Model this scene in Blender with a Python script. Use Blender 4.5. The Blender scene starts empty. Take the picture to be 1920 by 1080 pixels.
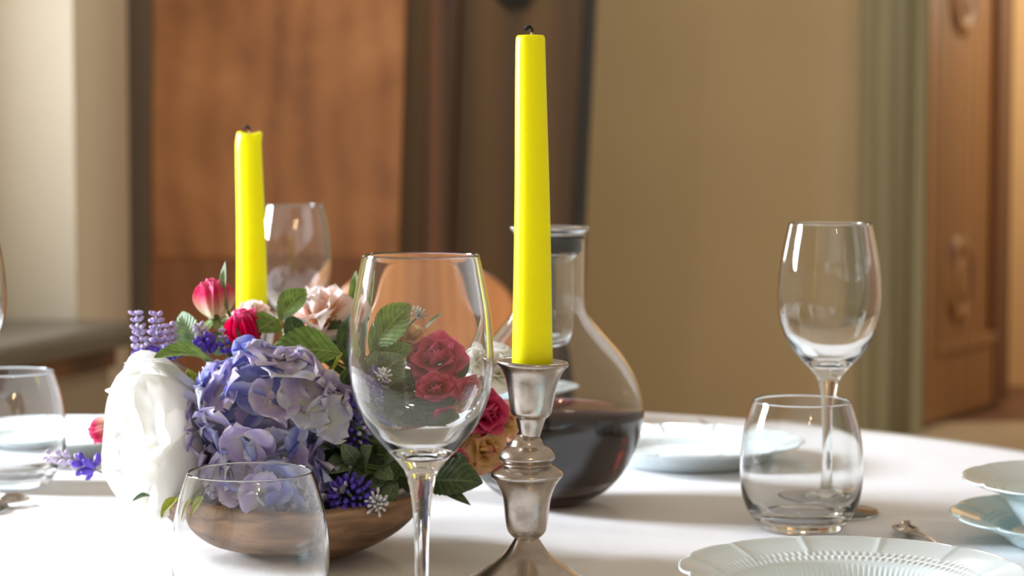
import bpy, math, random
from mathutils import Vector, Matrix, Quaternion

random.seed(7)
S = bpy.context.scene
COL = S.collection

# ------------------------------------------------------------------ camera
F = 3950.0                    # focal length in pixels of the 1920 frame
HORIZON = 275.0
TABLE = 0.75                  # height of the table surface
CAM_Z = TABLE + 0.287
PITCH = math.atan((540 - HORIZON) / F)
cam_d = bpy.data.cameras.new('camera')
cam = bpy.data.objects.new('camera', cam_d)
COL.objects.link(cam)
cam.location = (0, 0, CAM_Z)
cam.rotation_euler = (math.pi / 2 - PITCH, 0, 0)
cam_d.sensor_width = 36
cam_d.lens = F / 1920 * 36
cam_d.clip_start = 0.05
cam_d.dof.use_dof = True
cam_d.dof.focus_distance = 1.30
cam_d.dof.aperture_fstop = 8.6
S.camera = cam

# ------------------------------------------------------------------ world and light
w = bpy.data.worlds.new('world'); S.world = w
w.use_nodes = True
bg = w.node_tree.nodes['Background']
bg.inputs[0].default_value = (1.0, 0.84, 0.67, 1)
bg.inputs[1].default_value = 0.43

def area(name, loc, target, sx, sy, power, color):
    l = bpy.data.lights.new(name, 'AREA'); l.shape = 'RECTANGLE'
    l.size = sx; l.size_y = sy; l.energy = power; l.color = color
    o = bpy.data.objects.new(name, l); COL.objects.link(o)
    o.location = loc
    o.rotation_euler = (Vector(target) - Vector(loc)).to_track_quat('-Z', 'Y').to_euler()
    return o

def lamp(name, loc, power, color, rad):
    l = bpy.data.lights.new(name, 'POINT'); l.energy = power; l.color = color; l.shadow_soft_size = rad
    o = bpy.data.objects.new(name, l); COL.objects.link(o); o.location = loc
    return o

WIN_X, WIN_Y, WIN_Z, WIN_W, WIN_H = -1.50, 1.98, 1.48, 0.58, 0.74
area('window_and_fill_daylight', (WIN_X - 0.16, WIN_Y, WIN_Z), (WIN_X + 1, WIN_Y, WIN_Z), WIN_W, WIN_H, 172, (0.89, 0.96, 1.08))
area('window_and_fill_daylight', (WIN_X - 0.16, 4.25, WIN_Z), (WIN_X + 1, 4.25, WIN_Z), WIN_W, WIN_H, 60, (0.93, 0.98, 1.04))  # unseen second window light, added to brighten the front of the pier
lamp('ceiling_and_fill_bulb', (0.75, -0.9, 2.15), 9, (1.0, 0.72, 0.40), 0.03)
lamp('ceiling_and_fill_bulb', (0.62, -1.0, 2.05), 9, (1.0, 0.72, 0.40), 0.03)
lamp('ceiling_and_fill_bulb', (0.55, 4.9, 2.75), 52, (1.0, 0.86, 0.68), 0.12)  # fill light added mid-room to lift the back walls, no lamp known there
lamp('next_room_fill', (3.0, 8.3, 2.0), 46, (1.0, 0.90, 0.74), 0.15)  # unseen light added beyond the door to brighten the peach wall

S.view_settings.view_transform = 'Standard'
S.view_settings.look = 'None'
S.view_settings.gamma = 1.0
S.view_settings.use_curve_mapping = False
S.view_settings.exposure = 0.0
S.cycles.max_bounces = 16
S.cycles.transmission_bounces = 16
S.cycles.glossy_bounces = 6
S.cycles.diffuse_bounces = 4
S.cycles.transparent_max_bounces = 12
S.cycles.sample_clamp_indirect = 6
S.cycles.use_denoising = True
S.cycles.caustics_reflective = False
S.cycles.caustics_refractive = True

# ------------------------------------------------------------------ helpers
def W(px, py, Y):
    """world point at depth Y seen at a pixel of the photograph"""
    c = Vector(((px - 960) / F, -(py - 540) / F, -1.0))
    d = cam.rotation_euler.to_matrix() @ c
    return Vector((0, 0, CAM_Z)) + d * (Y / d.y)

def onx(px, Y):
    return (px - 960) * Y / F

def srgb(r, g, b):
    f = lambda c: (c / 255 / 12.92) if c / 255 <= 0.04045 else ((c / 255 + 0.055) / 1.055) ** 2.4
    return (f(r), f(g), f(b), 1)

def mesh(name, verts, faces, mat=None, smooth=True, uvs=None):
    me = bpy.data.meshes.new(name)
    me.from_pydata(verts, [], faces)
    if uvs:
        ul = me.uv_layers.new(name='UVMap')
        for li, l in enumerate(me.loops):
            ul.data[li].uv = uvs[l.vertex_index]
    if smooth:
        me.polygons.foreach_set('use_smooth', [True] * len(me.polygons))
    if mat: me.materials.append(mat)
    me.update()
    return me

def mk(name, me, parent=None, M=None, loc=None):
    o = bpy.data.objects.new(name, me); COL.objects.link(o)
    if parent: o.parent = parent
    if M is not None: o.matrix_local = M
    if loc is not None: o.location = loc
    return o

def tag(o, label, cat, group=None, kind=None):
    if label: o['label'] = label
    if cat: o['category'] = cat
    if group: o['group'] = group
    if kind: o['kind'] = kind
    return o

def thing(name, label, cat, loc=(0, 0, 0), quat=None, group=None):
    o = bpy.data.objects.new(name, None); COL.objects.link(o)
    o.empty_display_size = 0.02
    M = Matrix.Translation(Vector(loc))
    if quat is not None: M = M @ quat.to_matrix().to_4x4()
    o.matrix_world = M
    return tag(o, label, cat, group)

def struct(name, me, loc=None):
    o = mk(name, me, loc=loc); o['kind'] = 'structure'
    return o

def copy_tree(o, parent=None):
    c = o.copy(); COL.objects.link(c); c.parent = parent
    if parent is not None: c.matrix_parent_inverse = o.matrix_parent_inverse.copy()
    for ch in list(o.children): copy_tree(ch, c)
    return c

def crom(pts, k=6):
    """Catmull-Rom through 2-D points"""
    out = []
    n = len(pts)
    for i in range(n - 1):
        p0 = pts[max(i - 1, 0)]; p1 = pts[i]; p2 = pts[i + 1]; p3 = pts[min(i + 2, n - 1)]
        for j in range(k):
            t = j / k
            out.append(tuple(0.5 * ((2 * p1[a]) + (-p0[a] + p2[a]) * t + (2 * p0[a] - 5 * p1[a] + 4 * p2[a] - p3[a]) * t * t
                       + (-p0[a] + 3 * p1[a] - 3 * p2[a] + p3[a]) * t ** 3) for a in range(2)))
    out.append(pts[-1])
    return [(max(0.0, r), z) for r, z in out]

def lathe(name, prof, n, mat, smooth=True):
    verts, faces, rows = [], [], []
    for r, z in prof:
        if r < 1e-6:
            rows.append([len(verts)]); verts.append((0, 0, z))
        else:
            rows.append(list(range(len(verts), len(verts) + n)))
            verts += [(r * math.cos(2 * math.pi * i / n), r * math.sin(2 * math.pi * i / n), z) for i in range(n)]
    for a, b in zip(rows, rows[1:]):
        for i in range(n):
            j = (i + 1) % n
            if len(a) == 1 and len(b) == 1: continue
            if len(a) == 1: faces.append((a[0], b[j], b[i]))
            elif len(b) == 1: faces.append((a[i], a[j], b[0]))
            else: faces.append((a[i], a[j], b[j], b[i]))
    return mesh(name, verts, faces, mat, smooth)

def tube(name, pts, rad, mat, n=8):
    """tube along 3-D points; rad a number or list"""
    pts = [Vector(p) for p in pts]
    rads = rad if isinstance(rad, (list, tuple)) else [rad] * len(pts)
    verts, faces = [], []
    up = Vector((0.13, 0.31, 0.94)).normalized()
    for i, p in enumerate(pts):
        t = (pts[min(i + 1, len(pts) - 1)] - pts[max(i - 1, 0)]).normalized()
        a = t.cross(up)
        if a.length < 1e-3: a = t.cross(Vector((1, 0, 0)))
        a.normalize(); b = t.cross(a)
        for k in range(n):
            q = 2 * math.pi * k / n
            verts.append(p + (a * math.cos(q) + b * math.sin(q)) * rads[i])
    for i in range(len(pts) - 1):
        for k in range(n):
            faces.append((i * n + k, i * n + (k + 1) % n, (i + 1) * n + (k + 1) % n, (i + 1) * n + k))
    faces.append(tuple(range(n))[::-1]); faces.append(tuple(range((len(pts) - 1) * n, len(pts) * n)))
    return mesh(name, verts, faces, mat)

def bez(a, b, c, k=10):
    a, b, c = Vector(a), Vector(b), Vector(c)
    return [a * (1 - t) ** 2 + b * 2 * t * (1 - t) + c * t * t for t in [i / k for i in range(k + 1)]]

def prism(name, poly, z0, z1, mat, bev=0.0):
    """vertical prism over a plan polygon (counter-clockwise)"""
    n = len(poly)
    v = [(x, y, z0) for x, y in poly] + [(x, y, z1) for x, y in poly]
    f = [tuple(range(n))[::-1], tuple(range(n, 2 * n))] + [(i, (i + 1) % n, n + (i + 1) % n, n + i) for i in range(n)]
    return mesh(name, v, f, mat, smooth=False)

def box(name, x0, x1, y0, y1, z0, z1, mat):
    return prism(name, [(x0, y0), (x1, y0), (x1, y1), (x0, y1)], z0, z1, mat)

def bevel(o, wd=0.005, seg=2):
    m = o.modifiers.new('bevel', 'BEVEL'); m.width = wd; m.segments = seg; m.limit_method = 'ANGLE'
    return o

def extrude_xz(name, poly, y0, y1, mat, smooth=False):
    """prism with its outline in the XZ plane, thickness along Y (outline counter-clockwise seen from -Y)"""
    n = len(poly)
    v = [(x, y0, z) for x, z in poly] + [(x, y1, z) for x, z in poly]
    f = [tuple(range(n)), tuple(range(n, 2 * n))[::-1]] + [((i + 1) % n, i, n + i, n + (i + 1) % n) for i in range(n)]
    return mesh(name, v, f, mat, smooth)

# ------------------------------------------------------------------ materials
def nt(name):
    m = bpy.data.materials.new(name); m.use_nodes = True
    t = m.node_tree
    return m, t, t.nodes['Principled BSDF'], t.nodes['Material Output']

def N(t, typ, **kw):
    n = t.nodes.new(typ)
    for k, v in kw.items():
        if k in n.inputs: n.inputs[k].default_value = v
        else: setattr(n, k, v)
    return n

def ramp(t, stops):
    r = t.nodes.new('ShaderNodeValToRGB')
    e = r.color_ramp.elements
    while len(e) < len(stops): e.new(0.5)
    for el, (p, c) in zip(e, stops): el.position = p; el.color = c
    return r

def plain(name, col, rough=0.6, noise=0.12, scale=8.0, bump=0.0, bscale=60, metal=0.0, spec=0.5, stretch=(1, 1, 1)):
    m, t, b, o = nt(name)
    tc = N(t, 'ShaderNodeTexCoord'); mp = N(t, 'ShaderNodeMapping'); mp.inputs['Scale'].default_value = stretch
    t.links.new(tc.outputs['Object'], mp.inputs[0])
    nz = N(t, 'ShaderNodeTexNoise', Scale=scale, Detail=5.0)
    t.links.new(mp.outputs[0], nz.inputs['Vector'])
    lo = tuple(max(0, c * (1 - noise)) for c in col[:3]) + (1,)
    hi = tuple(min(1, c * (1 + noise)) for c in col[:3]) + (1,)
    r = ramp(t, [(0.3, lo), (0.7, hi)])
    t.links.new(nz.outputs[0], r.inputs[0]); t.links.new(r.outputs[0], b.inputs['Base Color'])
    b.inputs['Roughness'].default_value = rough; b.inputs['Metallic'].default_value = metal
    b.inputs['Specular IOR Level'].default_value = spec
    if bump:
        n2 = N(t, 'ShaderNodeTexNoise', Scale=float(bscale), Detail=4.0)
        t.links.new(tc.outputs['Object'], n2.inputs['Vector'])
        bp = N(t, 'ShaderNodeBump', Strength=bump, Distance=0.002)
        t.links.new(n2.outputs[0], bp.inputs['Height']); t.links.new(bp.outputs[0], b.inputs['Normal'])
    return m

def wood(name, c1, c2, c3, rough=0.45, scale=3.0, stretch=(1, 1, 0.12), dist=6.0, wmix=0.45):
    m, t, b, o = nt(name)
    tc = N(t, 'ShaderNodeTexCoord'); mp = N(t, 'ShaderNodeMapping'); mp.inputs['Scale'].default_value = stretch
    t.links.new(tc.outputs['Object'], mp.inputs[0])
    n1 = N(t, 'ShaderNodeTexNoise', Scale=scale, Detail=8.0, Distortion=dist * 0.2)
    t.links.new(mp.outputs[0], n1.inputs['Vector'])
    wv = N(t, 'ShaderNodeTexWave', Scale=scale * 1.6, Distortion=dist, Detail=4.0)
    t.links.new(mp.outputs[0], wv.inputs['Vector'])
    mx = N(t, 'ShaderNodeMix', data_type='FLOAT'); mx.inputs[0].default_value = wmix
    t.links.new(n1.outputs[0], mx.inputs[2]); t.links.new(wv.outputs['Fac'], mx.inputs[3])
    r = ramp(t, [(0.25, c1), (0.5, c2), (0.78, c3)])
    t.links.new(mx.outputs[0], r.inputs[0]); t.links.new(r.outputs[0], b.inputs['Base Color'])
    b.inputs['Roughness'].default_value = rough
    bp = N(t, 'ShaderNodeBump', Strength=0.15, Distance=0.002)
    t.links.new(mx.outputs[0], bp.inputs['Height']); t.links.new(bp.outputs[0], b.inputs['Normal'])
    return m

def glass_mat(name, col=(1, 1, 1, 1), ior=1.5):
    m = bpy.data.materials.new(name); m.use_nodes = True
    t = m.node_tree; t.nodes.clear()
    g = N(t, 'ShaderNodeBsdfGlass', IOR=ior, Roughness=0.0); g.inputs['Color'].default_value = col
    o = t.nodes.new('ShaderNodeOutputMaterial'); t.links.new(g.outputs[0], o.inputs[0])
    return m, t, o

def petal_mat(name, base, tip, edge=None, transl=0.35, rough=0.6, vary=0.25, grad=(0.1, 0.9), vein=0.25):
    """colour runs from the base of the petal to its tip along the petal's own UV"""
    m, t, b, o = nt(name)
    uv = N(t, 'ShaderNodeUVMap'); sp = N(t, 'ShaderNodeSeparateXYZ')
    t.links.new(uv.outputs[0], sp.inputs[0])
    stops = [(grad[0], base), (grad[1], tip)]
    if edge: stops = [(grad[0], base), (grad[1] * 0.8, tip), (0.99, edge)]
    r = ramp(t, stops)
    tc = N(t, 'ShaderNodeTexCoord'); nz = N(t, 'ShaderNodeTexNoise', Scale=90.0, Detail=3.0)
    t.links.new(tc.outputs['Object'], nz.inputs['Vector'])
    ad = N(t, 'ShaderNodeMath', operation='MULTIPLY_ADD'); ad.inputs[1].default_value = vary
    t.links.new(nz.outputs[0], ad.inputs[0])
    sb = N(t, 'ShaderNodeMath', operation='SUBTRACT'); sb.inputs[1].default_value = vary * 0.5
    t.links.new(sp.outputs[0], sb.inputs[0]); t.links.new(sb.outputs[0], ad.inputs[2])
    t.links.new(ad.outputs[0], r.inputs[0])
    oi = N(t, 'ShaderNodeObjectInfo')
    hs = N(t, 'ShaderNodeHueSaturation')
    mr = N(t, 'ShaderNodeMapRange'); mr.inputs[3].default_value = 0.88; mr.inputs[4].default_value = 1.12
    t.links.new(oi.outputs['Random'], mr.inputs[0]); t.links.new(mr.outputs[0], hs.inputs['Value'])
    t.links.new(r.outputs[0], hs.inputs['Color'])
    t.links.new(hs.outputs[0], b.inputs['Base Color'])
    b.inputs['Roughness'].default_value = rough
    b.inputs['Specular IOR Level'].default_value = 0.25
    tr = N(t, 'ShaderNodeBsdfTranslucent'); t.links.new(hs.outputs[0], tr.inputs[0])
    mx = N(t, 'ShaderNodeMixShader'); mx.inputs[0].default_value = transl
    t.links.new(b.outputs[0], mx.inputs[1]); t.links.new(tr.outputs[0], mx.inputs[2])
    t.links.new(mx.outputs[0], o.inputs[0])
    # veins running along the petal
    wv = N(t, 'ShaderNodeTexWave', Scale=5.0, Distortion=1.5); wv.bands_direction = 'Y'
    t.links.new(uv.outputs[0], wv.inputs['Vector'])
    bp = N(t, 'ShaderNodeBump', Strength=vein, Distance=0.0008)
    t.links.new(wv.outputs['Fac'], bp.inputs['Height']); t.links.new(bp.outputs[0], b.inputs['Normal'])
    return m

def leaf_mat(name, dark, light, rib, rough=0.5):
    m, t, b, o = nt(name)
    uv = N(t, 'ShaderNodeUVMap'); sp = N(t, 'ShaderNodeSeparateXYZ')
    t.links.new(uv.outputs[0], sp.inputs[0])
    # v in 0..1 across, midrib at 0.5 ; side veins slant forward
    s1 = N(t, 'ShaderNodeMath', operation='SUBTRACT'); s1.inputs[1].default_value = 0.5
    t.links.new(sp.outputs[1], s1.inputs[0])
    ab = N(t, 'ShaderNodeMath', operation='ABSOLUTE'); t.links.new(s1.outputs[0], ab.inputs[0])
    ve = N(t, 'ShaderNodeMath', operation='MULTIPLY_ADD'); ve.inputs[1].default_value = -0.55
    t.links.new(ab.outputs[0], ve.inputs[0]); t.links.new(sp.outputs[0], ve.inputs[2])
    sn = N(t, 'ShaderNodeMath', operation='MULTIPLY'); sn.inputs[1].default_value = 58.0
    t.links.new(ve.outputs[0], sn.inputs[0])
    si = N(t, 'ShaderNodeMath', operation='SINE'); t.links.new(sn.outputs[0], si.inputs[0])
    tc = N(t, 'ShaderNodeTexCoord'); nz = N(t, 'ShaderNodeTexNoise', Scale=6.0, Detail=4.0)
    t.links.new(uv.outputs[0], nz.inputs['Vector'])
    mr = N(t, 'ShaderNodeMath', operation='MULTIPLY_ADD'); mr.inputs[1].default_value = 0.10
    t.links.new(si.outputs[0], mr.inputs[0]); t.links.new(nz.outputs[0], mr.inputs[2])
    r = ramp(t, [(0.3, dark), (0.72, light)]); t.links.new(mr.outputs[0], r.inputs[0])
    rr = ramp(t, [(0.0, (1, 1, 1, 1)), (0.035, (0, 0, 0, 1))]); t.links.new(ab.outputs[0], rr.inputs[0])
    mc = N(t, 'ShaderNodeMix', data_type='RGBA')
    t.links.new(rr.outputs[0], mc.inputs[0]); t.links.new(r.outputs[0], mc.inputs[6]); mc.inputs[7].default_value = rib
    t.links.new(mc.outputs[2], b.inputs['Base Color'])
    b.inputs['Roughness'].default_value = rough
    bp = N(t, 'ShaderNodeBump', Strength=0.3, Distance=0.001)
    t.links.new(si.outputs[0], bp.inputs['Height']); t.links.new(bp.outputs[0], b.inputs['Normal'])
    tr = N(t, 'ShaderNodeBsdfTranslucent'); t.links.new(mc.outputs[2], tr.inputs[0])
    mx = N(t, 'ShaderNodeMixShader'); mx.inputs[0].default_value = 0.25
    t.links.new(b.outputs[0], mx.inputs[1]); t.links.new(tr.outputs[0], mx.inputs[2]); t.links.new(mx.outputs[0], o.inputs[0])
    return m

M_GLASS, _, _ = glass_mat('clear_glass', (0.985, 0.99, 0.99, 1))
M_WINE, _t, _o = glass_mat('red_wine', (1, 1, 1, 1), 1.34)
_va = N(_t, 'ShaderNodeVolumeAbsorption', Density=100.0); _va.inputs['Color'].default_value = (0.62, 0.06, 0.09, 1)
_t.links.new(_va.outputs[0], _o.inputs['Volume'])

M_PAINT_CREAM = plain('cream_wall_paint', srgb(214, 205, 186), 0.85, 0.03, 3, 0.15, 25)
M_PAINT_TAN = plain('tan_wall_paint', srgb(207, 186, 147), 0.85, 0.05, 1.5, 0.1, 20)
M_PAINT_OLIVE = plain('olive_door_frame_paint', srgb(158, 150, 116), 0.5, 0.12, 3, stretch=(6, 6, 0.3))
M_PAINT_PEACH = plain('peach_wall_paint', srgb(236, 200, 150), 0.85, 0.04, 2)
M_DARKFRAME = plain('dark_grey_painted_wood', srgb(112, 102, 90), 0.5, 0.15, 4, stretch=(4, 4, 0.3))
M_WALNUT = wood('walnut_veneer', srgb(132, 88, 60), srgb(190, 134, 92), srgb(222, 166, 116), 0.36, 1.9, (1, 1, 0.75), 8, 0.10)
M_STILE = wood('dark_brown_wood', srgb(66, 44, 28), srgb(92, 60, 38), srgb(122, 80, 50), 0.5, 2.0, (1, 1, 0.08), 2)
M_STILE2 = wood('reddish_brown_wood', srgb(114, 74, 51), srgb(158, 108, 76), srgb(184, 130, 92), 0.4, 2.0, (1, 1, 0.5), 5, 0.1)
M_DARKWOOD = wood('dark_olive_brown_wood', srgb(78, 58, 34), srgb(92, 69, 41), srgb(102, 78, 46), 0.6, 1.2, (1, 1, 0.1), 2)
M_DOORWOOD = wood('carved_door_wood', srgb(120, 80, 46), srgb(152, 108, 64), srgb(176, 130, 80), 0.5, 2.0, (1, 1, 0.15), 3)
M_CHAIRWOOD = wood('orange_brown_chair_wood', srgb(126, 76, 40), srgb(164, 104, 56), srgb(184, 122, 70), 0.35, 6, (1, 1, 0.3), 3, 0.1)
M_STONE = plain('grey_stone_ledge', srgb(98, 94, 86), 0.3, 0.15, 6)
M_BENCHFRONT = plain('brown_painted_panel', srgb(146, 132, 114), 0.6, 0.08, 3, stretch=(1, 1, 0.3))
M_FLOOR = plain('pale_stone_floor', srgb(196, 178, 148), 0.5, 0.1, 3)
M_TERRA = plain('terracotta_floor', srgb(118, 82, 62), 0.5, 0.18, 4)
M_IRON = plain('dark_iron', srgb(30, 26, 22), 0.5, 0.2, 20)

# ------------------------------------------------------------------ the room
struct('floor', box('floor', -3.4, 3.6, -1.6, 7.9, -0.02, 0.0, M_FLOOR))
struct('floor', box('floor_next_room', -0.2, 4.2, 7.9, 10.2, -0.02, 0.0, M_TERRA))
YB = 7.60
struct('wall_back', box('wall_back', -3.4, onx(1616, YB), YB, YB + 0.22, 0, 3.1, M_PAINT_TAN))
struct('wall_next_room', box('wall_next_room', -0.2, 4.2, 9.1, 9.25, 0, 3.1, M_PAINT_PEACH))
struct('wall_right', box('wall_right', 2.35, 3.6, YB, YB + 0.22, 0, 3.1, M_PAINT_TAN))
# pier on the left, front face lit, side face turned away from the window
struct('wall_left', prism('wall_left_pier', [(-3.4, 5.1), (onx(141, 5.1), 5.1), (onx(243, 6.42), 6.42), (-3.4, 6.42)], 0, 3.1, M_PAINT_CREAM))
struct('wall_left', box('wall_left_corner', -3.4, onx(225, 6.5), 6.42, YB, 0, 3.1, M_PAINT_CREAM))
# wall with the window and an added second one that lights the pier
x0, x1 = WIN_X - 0.25, WIN_X
za, zb = WIN_Z - WIN_H / 2, WIN_Z + WIN_H / 2
wv, wf = [], []
def addbox(v, f, a, b, c, d, e, g):
    n = len(v)
    v += [(a, c, e), (b, c, e), (b, d, e), (a, d, e), (a, c, g), (b, c, g), (b, d, g), (a, d, g)]
    f += [tuple(n + i for i in q) for q in ((3, 2, 1, 0), (4, 5, 6, 7), (0, 1, 5, 4), (1, 2, 6, 5), (2, 3, 7, 6), (3, 0, 4, 7))]
M_WHITEPAINT = plain('white_window_paint', srgb(225, 220, 210), 0.5, 0.03, 5)
xf0, xf1 = WIN_X - 0.12, WIN_X - 0.07
prev = -1.6
for wi, wy in enumerate((WIN_Y, 4.25)):
    ya, yb_ = wy - WIN_W / 2, wy + WIN_W / 2
    addbox(wv, wf, x0, x1, prev, ya, 0, 3.1); prev = yb_
    addbox(wv, wf, x0, x1, ya, yb_, 0, za); addbox(wv, wf, x0, x1, ya, yb_, zb, 3.1)
    win = struct('window_%d' % (wi + 1), None)
    for nm, bx_ in (('window_frame', (xf0, xf1, ya, ya + 0.05, za, zb)), ('window_frame', (xf0, xf1, yb_ - 0.05, yb_, za, zb)),
                    ('window_frame', (xf0, xf1, ya + 0.05, yb_ - 0.05, za, za + 0.05)), ('window_frame', (xf0, xf1, ya + 0.05, yb_ - 0.05, zb - 0.05, zb)),
                    ('mullion', (xf0, xf1, wy - 0.025, wy + 0.025, za + 0.05, zb - 0.05))):
        mk(nm, box(nm, *bx_, M_WHITEPAINT), win)
addbox(wv, wf, x0, x1, prev, 5.1, 0, 3.1)
struct('wall_left', mesh('wall_left_window_wall', wv, wf, M_PAINT_CREAM, False))

# door frame and the open carved door on the right
fr = struct('trim_1', None)
X0, X1 = onx(1614, YB - 0.05), onx(1733, YB - 0.05)
mk('frame_board', box('frame_board', X0, X1, YB - 0.05, YB + 0.3, 0, 3.05, M_PAINT_OLIVE), fr)
mk('frame_molding', lathe('frame_molding', [(0.0, 0), (0.028, 0), (0.028, 3.0), (0.0, 3.0)], 20, M_PAINT_OLIVE), fr, loc=(X0 + 0.14, YB - 0.05, 0))
mk('frame_molding', box('frame_molding', X0 - 0.005, X0 + 0.035, YB - 0.075, YB - 0.05, 0, 3.0, M_PAINT_OLIVE), fr)
mk('frame_molding', box('frame_molding', X1 - 0.04, X1 - 0.005, YB - 0.085, YB - 0.05, 0, 3.0, M_PAINT_OLIVE), fr)

dA = Vector((onx(1727, 7.68), 7.68, 0)); dB = Vector((onx(1882, 8.44), 8.44, 0))
door = struct('door_1', None)
L = (dB - dA).length; ang = math.atan2(dB.y - dA.y, dB.x - dA.x)
door.matrix_world = Matrix.Translation(dA) @ Matrix.Rotation(ang, 4, 'Z')
def dbox(nm, a, b, y0, y1, c, d, mat=None, bw=0.006):
    return bevel(mk(nm, box(nm, a, b, y0, y1, c, d, mat or M_DOORWOOD), door), bw)
dbox('door_panel', 0.0, L, 0.0, 0.04, 0.02, 2.4)
dbox('stile', 0.0, 0.13, -0.02, 0.0, 0.02, 2.4); dbox('stile', L - 0.16, L, -0.03, 0.0, 0.02, 2.4, M_STILE)
dbox('rail', 0.13, L - 0.16, -0.02, 0.0, 0.02, 0.26)
dbox('molding', 0.13, L - 0.16, -0.03, 0.0, 0.26, 0.31)
ros = lathe('rosette', crom([(0.0, 0.022), (0.05, 0.026), (0.085, 0.012), (0.11, 0.022), (0.135, 0.018), (0.15, 0.0)], 4), 40, M_DOORWOOD)
mk('carved_rosette', ros, door, Matrix.Translation((0.40, 0.0, 0.53)) @ Matrix.Rotation(math.pi / 2, 4, 'X') @ Matrix.Diagonal((0.95, 1.15, 1, 1)))
mk('carved_rosette', ros, door, Matrix.Translation((0.40, 0.0, 1.62)) @ Matrix.Rotation(math.pi / 2, 4, 'X') @ Matrix.Diagonal((0.95, 1.15, 1, 1)))

# low stone-topped bench along the left wall
be = thing('stone_topped_bench', 'low brown panelled bench with a dark grey stone top below the cream wall', 'bench', (-1.067, 4.39, 0))
e0 = Vector((onx(-90, 4.0), 4.0)); e1 = Vector((onx(252, 4.97), 4.97))
e0 = Vector((-1.067, 4.39)) - Vector((0.177, 0.57)) * 1.3
zt = CAM_Z - 0.417
def loc2(p): return (p[0] + 1.067, p[1] - 4.39)
d_ = (e1 - e0).normalized(); nrm = Vector((d_.y, -d_.x))
bk = Vector((-1.495, e0.y)); bk2 = Vector((-1.495, 5.09)); c1 = Vector((e1.x - 0.03, 5.09))
bevel(mk('bench_top', prism('bench_top', [loc2(p) for p in (bk, e0, e1, c1, bk2)], zt - 0.055, zt, M_STONE), be), 0.018, 3)
i0 = e0 - nrm * 0.05; i1 = e1 - nrm * 0.05 - d_ * 0.04
mk('bench_front', prism('bench_front', [loc2(p) for p in (bk + Vector((0.02, 0.02)), i0 + d_ * 0.03, i1, Vector((i1.x - 0.05, 5.06)), Vector((-1.48, 5.06)))], 0, zt - 0.055, M_BENCHFRONT), be)
mk('molding', prism('molding', [loc2(p) for p in (i0 + d_ * 0.04 + nrm * 0.02, i0 + d_ * 0.04, i1, i1 + nrm * 0.02)][::-1], zt - 0.10, zt - 0.0555, M_STILE), be)

# big wardrobe behind the table
YA = 6.5
ar = thing('wardrobe', 'tall dark wooden wardrobe with a walnut veneer door standing behind the table', 'wardrobe', (0, YA, 0))
k = YA / F
def ax(px): return (px - 960) * k
def az(py): return W(960, py, YA).z
def slanted(nm, pxa_t, pxa_b, pxb_t, pxb_b, z0, z1, y0, y1, mat):
    """board whose edges run from px at y=0 of the photo down to px at y=590"""
    zt_, zb_ = az(0), az(590)
    def at(t, b, z): return ax(b + (t - b) * (z - zb_) / (zt_ - zb_))
    return bevel(mk(nm, extrude_xz(nm, [(at(pxa_t, pxa_b, z0), z0), (at(pxb_t, pxb_b, z0), z0), (at(pxb_t, pxb_b, z1), z1), (at(pxa_t, pxa_b, z1), z1)], y0, y1, mat), ar), 0.006)
mk('back_panel', box('back_panel', ax(245), ax(1100), 0.5, 0.54, 0.05, 2.2, M_DARKWOOD), ar)
slanted('side_panel', 236, 246, 290, 280, 0.0, 2.2, -0.03, 0.5, M_DARKFRAME)
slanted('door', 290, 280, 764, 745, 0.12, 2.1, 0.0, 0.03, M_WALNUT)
for za_, zb2 in ((az(484), az(478)),):
    slanted('rail', 290, 280, 764, 745, za_, zb2, -0.012, 0.0, M_WALNUT)
slanted('lower_panel', 290, 280, 764, 745, 0.14, az(484), -0.008, 0.0, M_STILE2)
slanted('center_stile', 764, 745, 806, 792, 0.05, 2.2, -0.01, 0.05, M_DARKWOOD)
slanted('center_stile', 806, 792, 862, 842, 0.05, 2.2, -0.02, 0.05, M_STILE)
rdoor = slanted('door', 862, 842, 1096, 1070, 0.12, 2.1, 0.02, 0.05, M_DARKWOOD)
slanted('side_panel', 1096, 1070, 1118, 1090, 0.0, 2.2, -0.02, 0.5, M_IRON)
mk('plinth', box('plinth', ax(270), ax(1080), -0.03, 0.5, 0, 0.12, M_DARKFRAME), ar)
mk('cornice', box('cornice', ax(230), ax(1180), -0.06, 0.56, 2.2, 2.3, M_DARKFRAME), ar)
hd = mk('lock_plate', lathe('lock_plate', crom([(0.0, 0.02), (0.03, 0.018), (0.055, 0.01), (0.065, 0.0)], 3), 20, M_IRON), rdoor,
        Matrix.Translation((ax(965), 0.02, az(-22))) @ Matrix.Rotation(math.pi / 2, 4, 'X'))
mk('pull_ring', tube('pull_ring', [(0.028 * math.sin(a), -0.025, 0.028 * math.cos(a) - 0.02) for a in [i * math.pi / 10 for i in range(21)]], 0.006, M_IRON),
   rdoor, Matrix.Translation((ax(975), 0.02, az(-14))))

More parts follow.
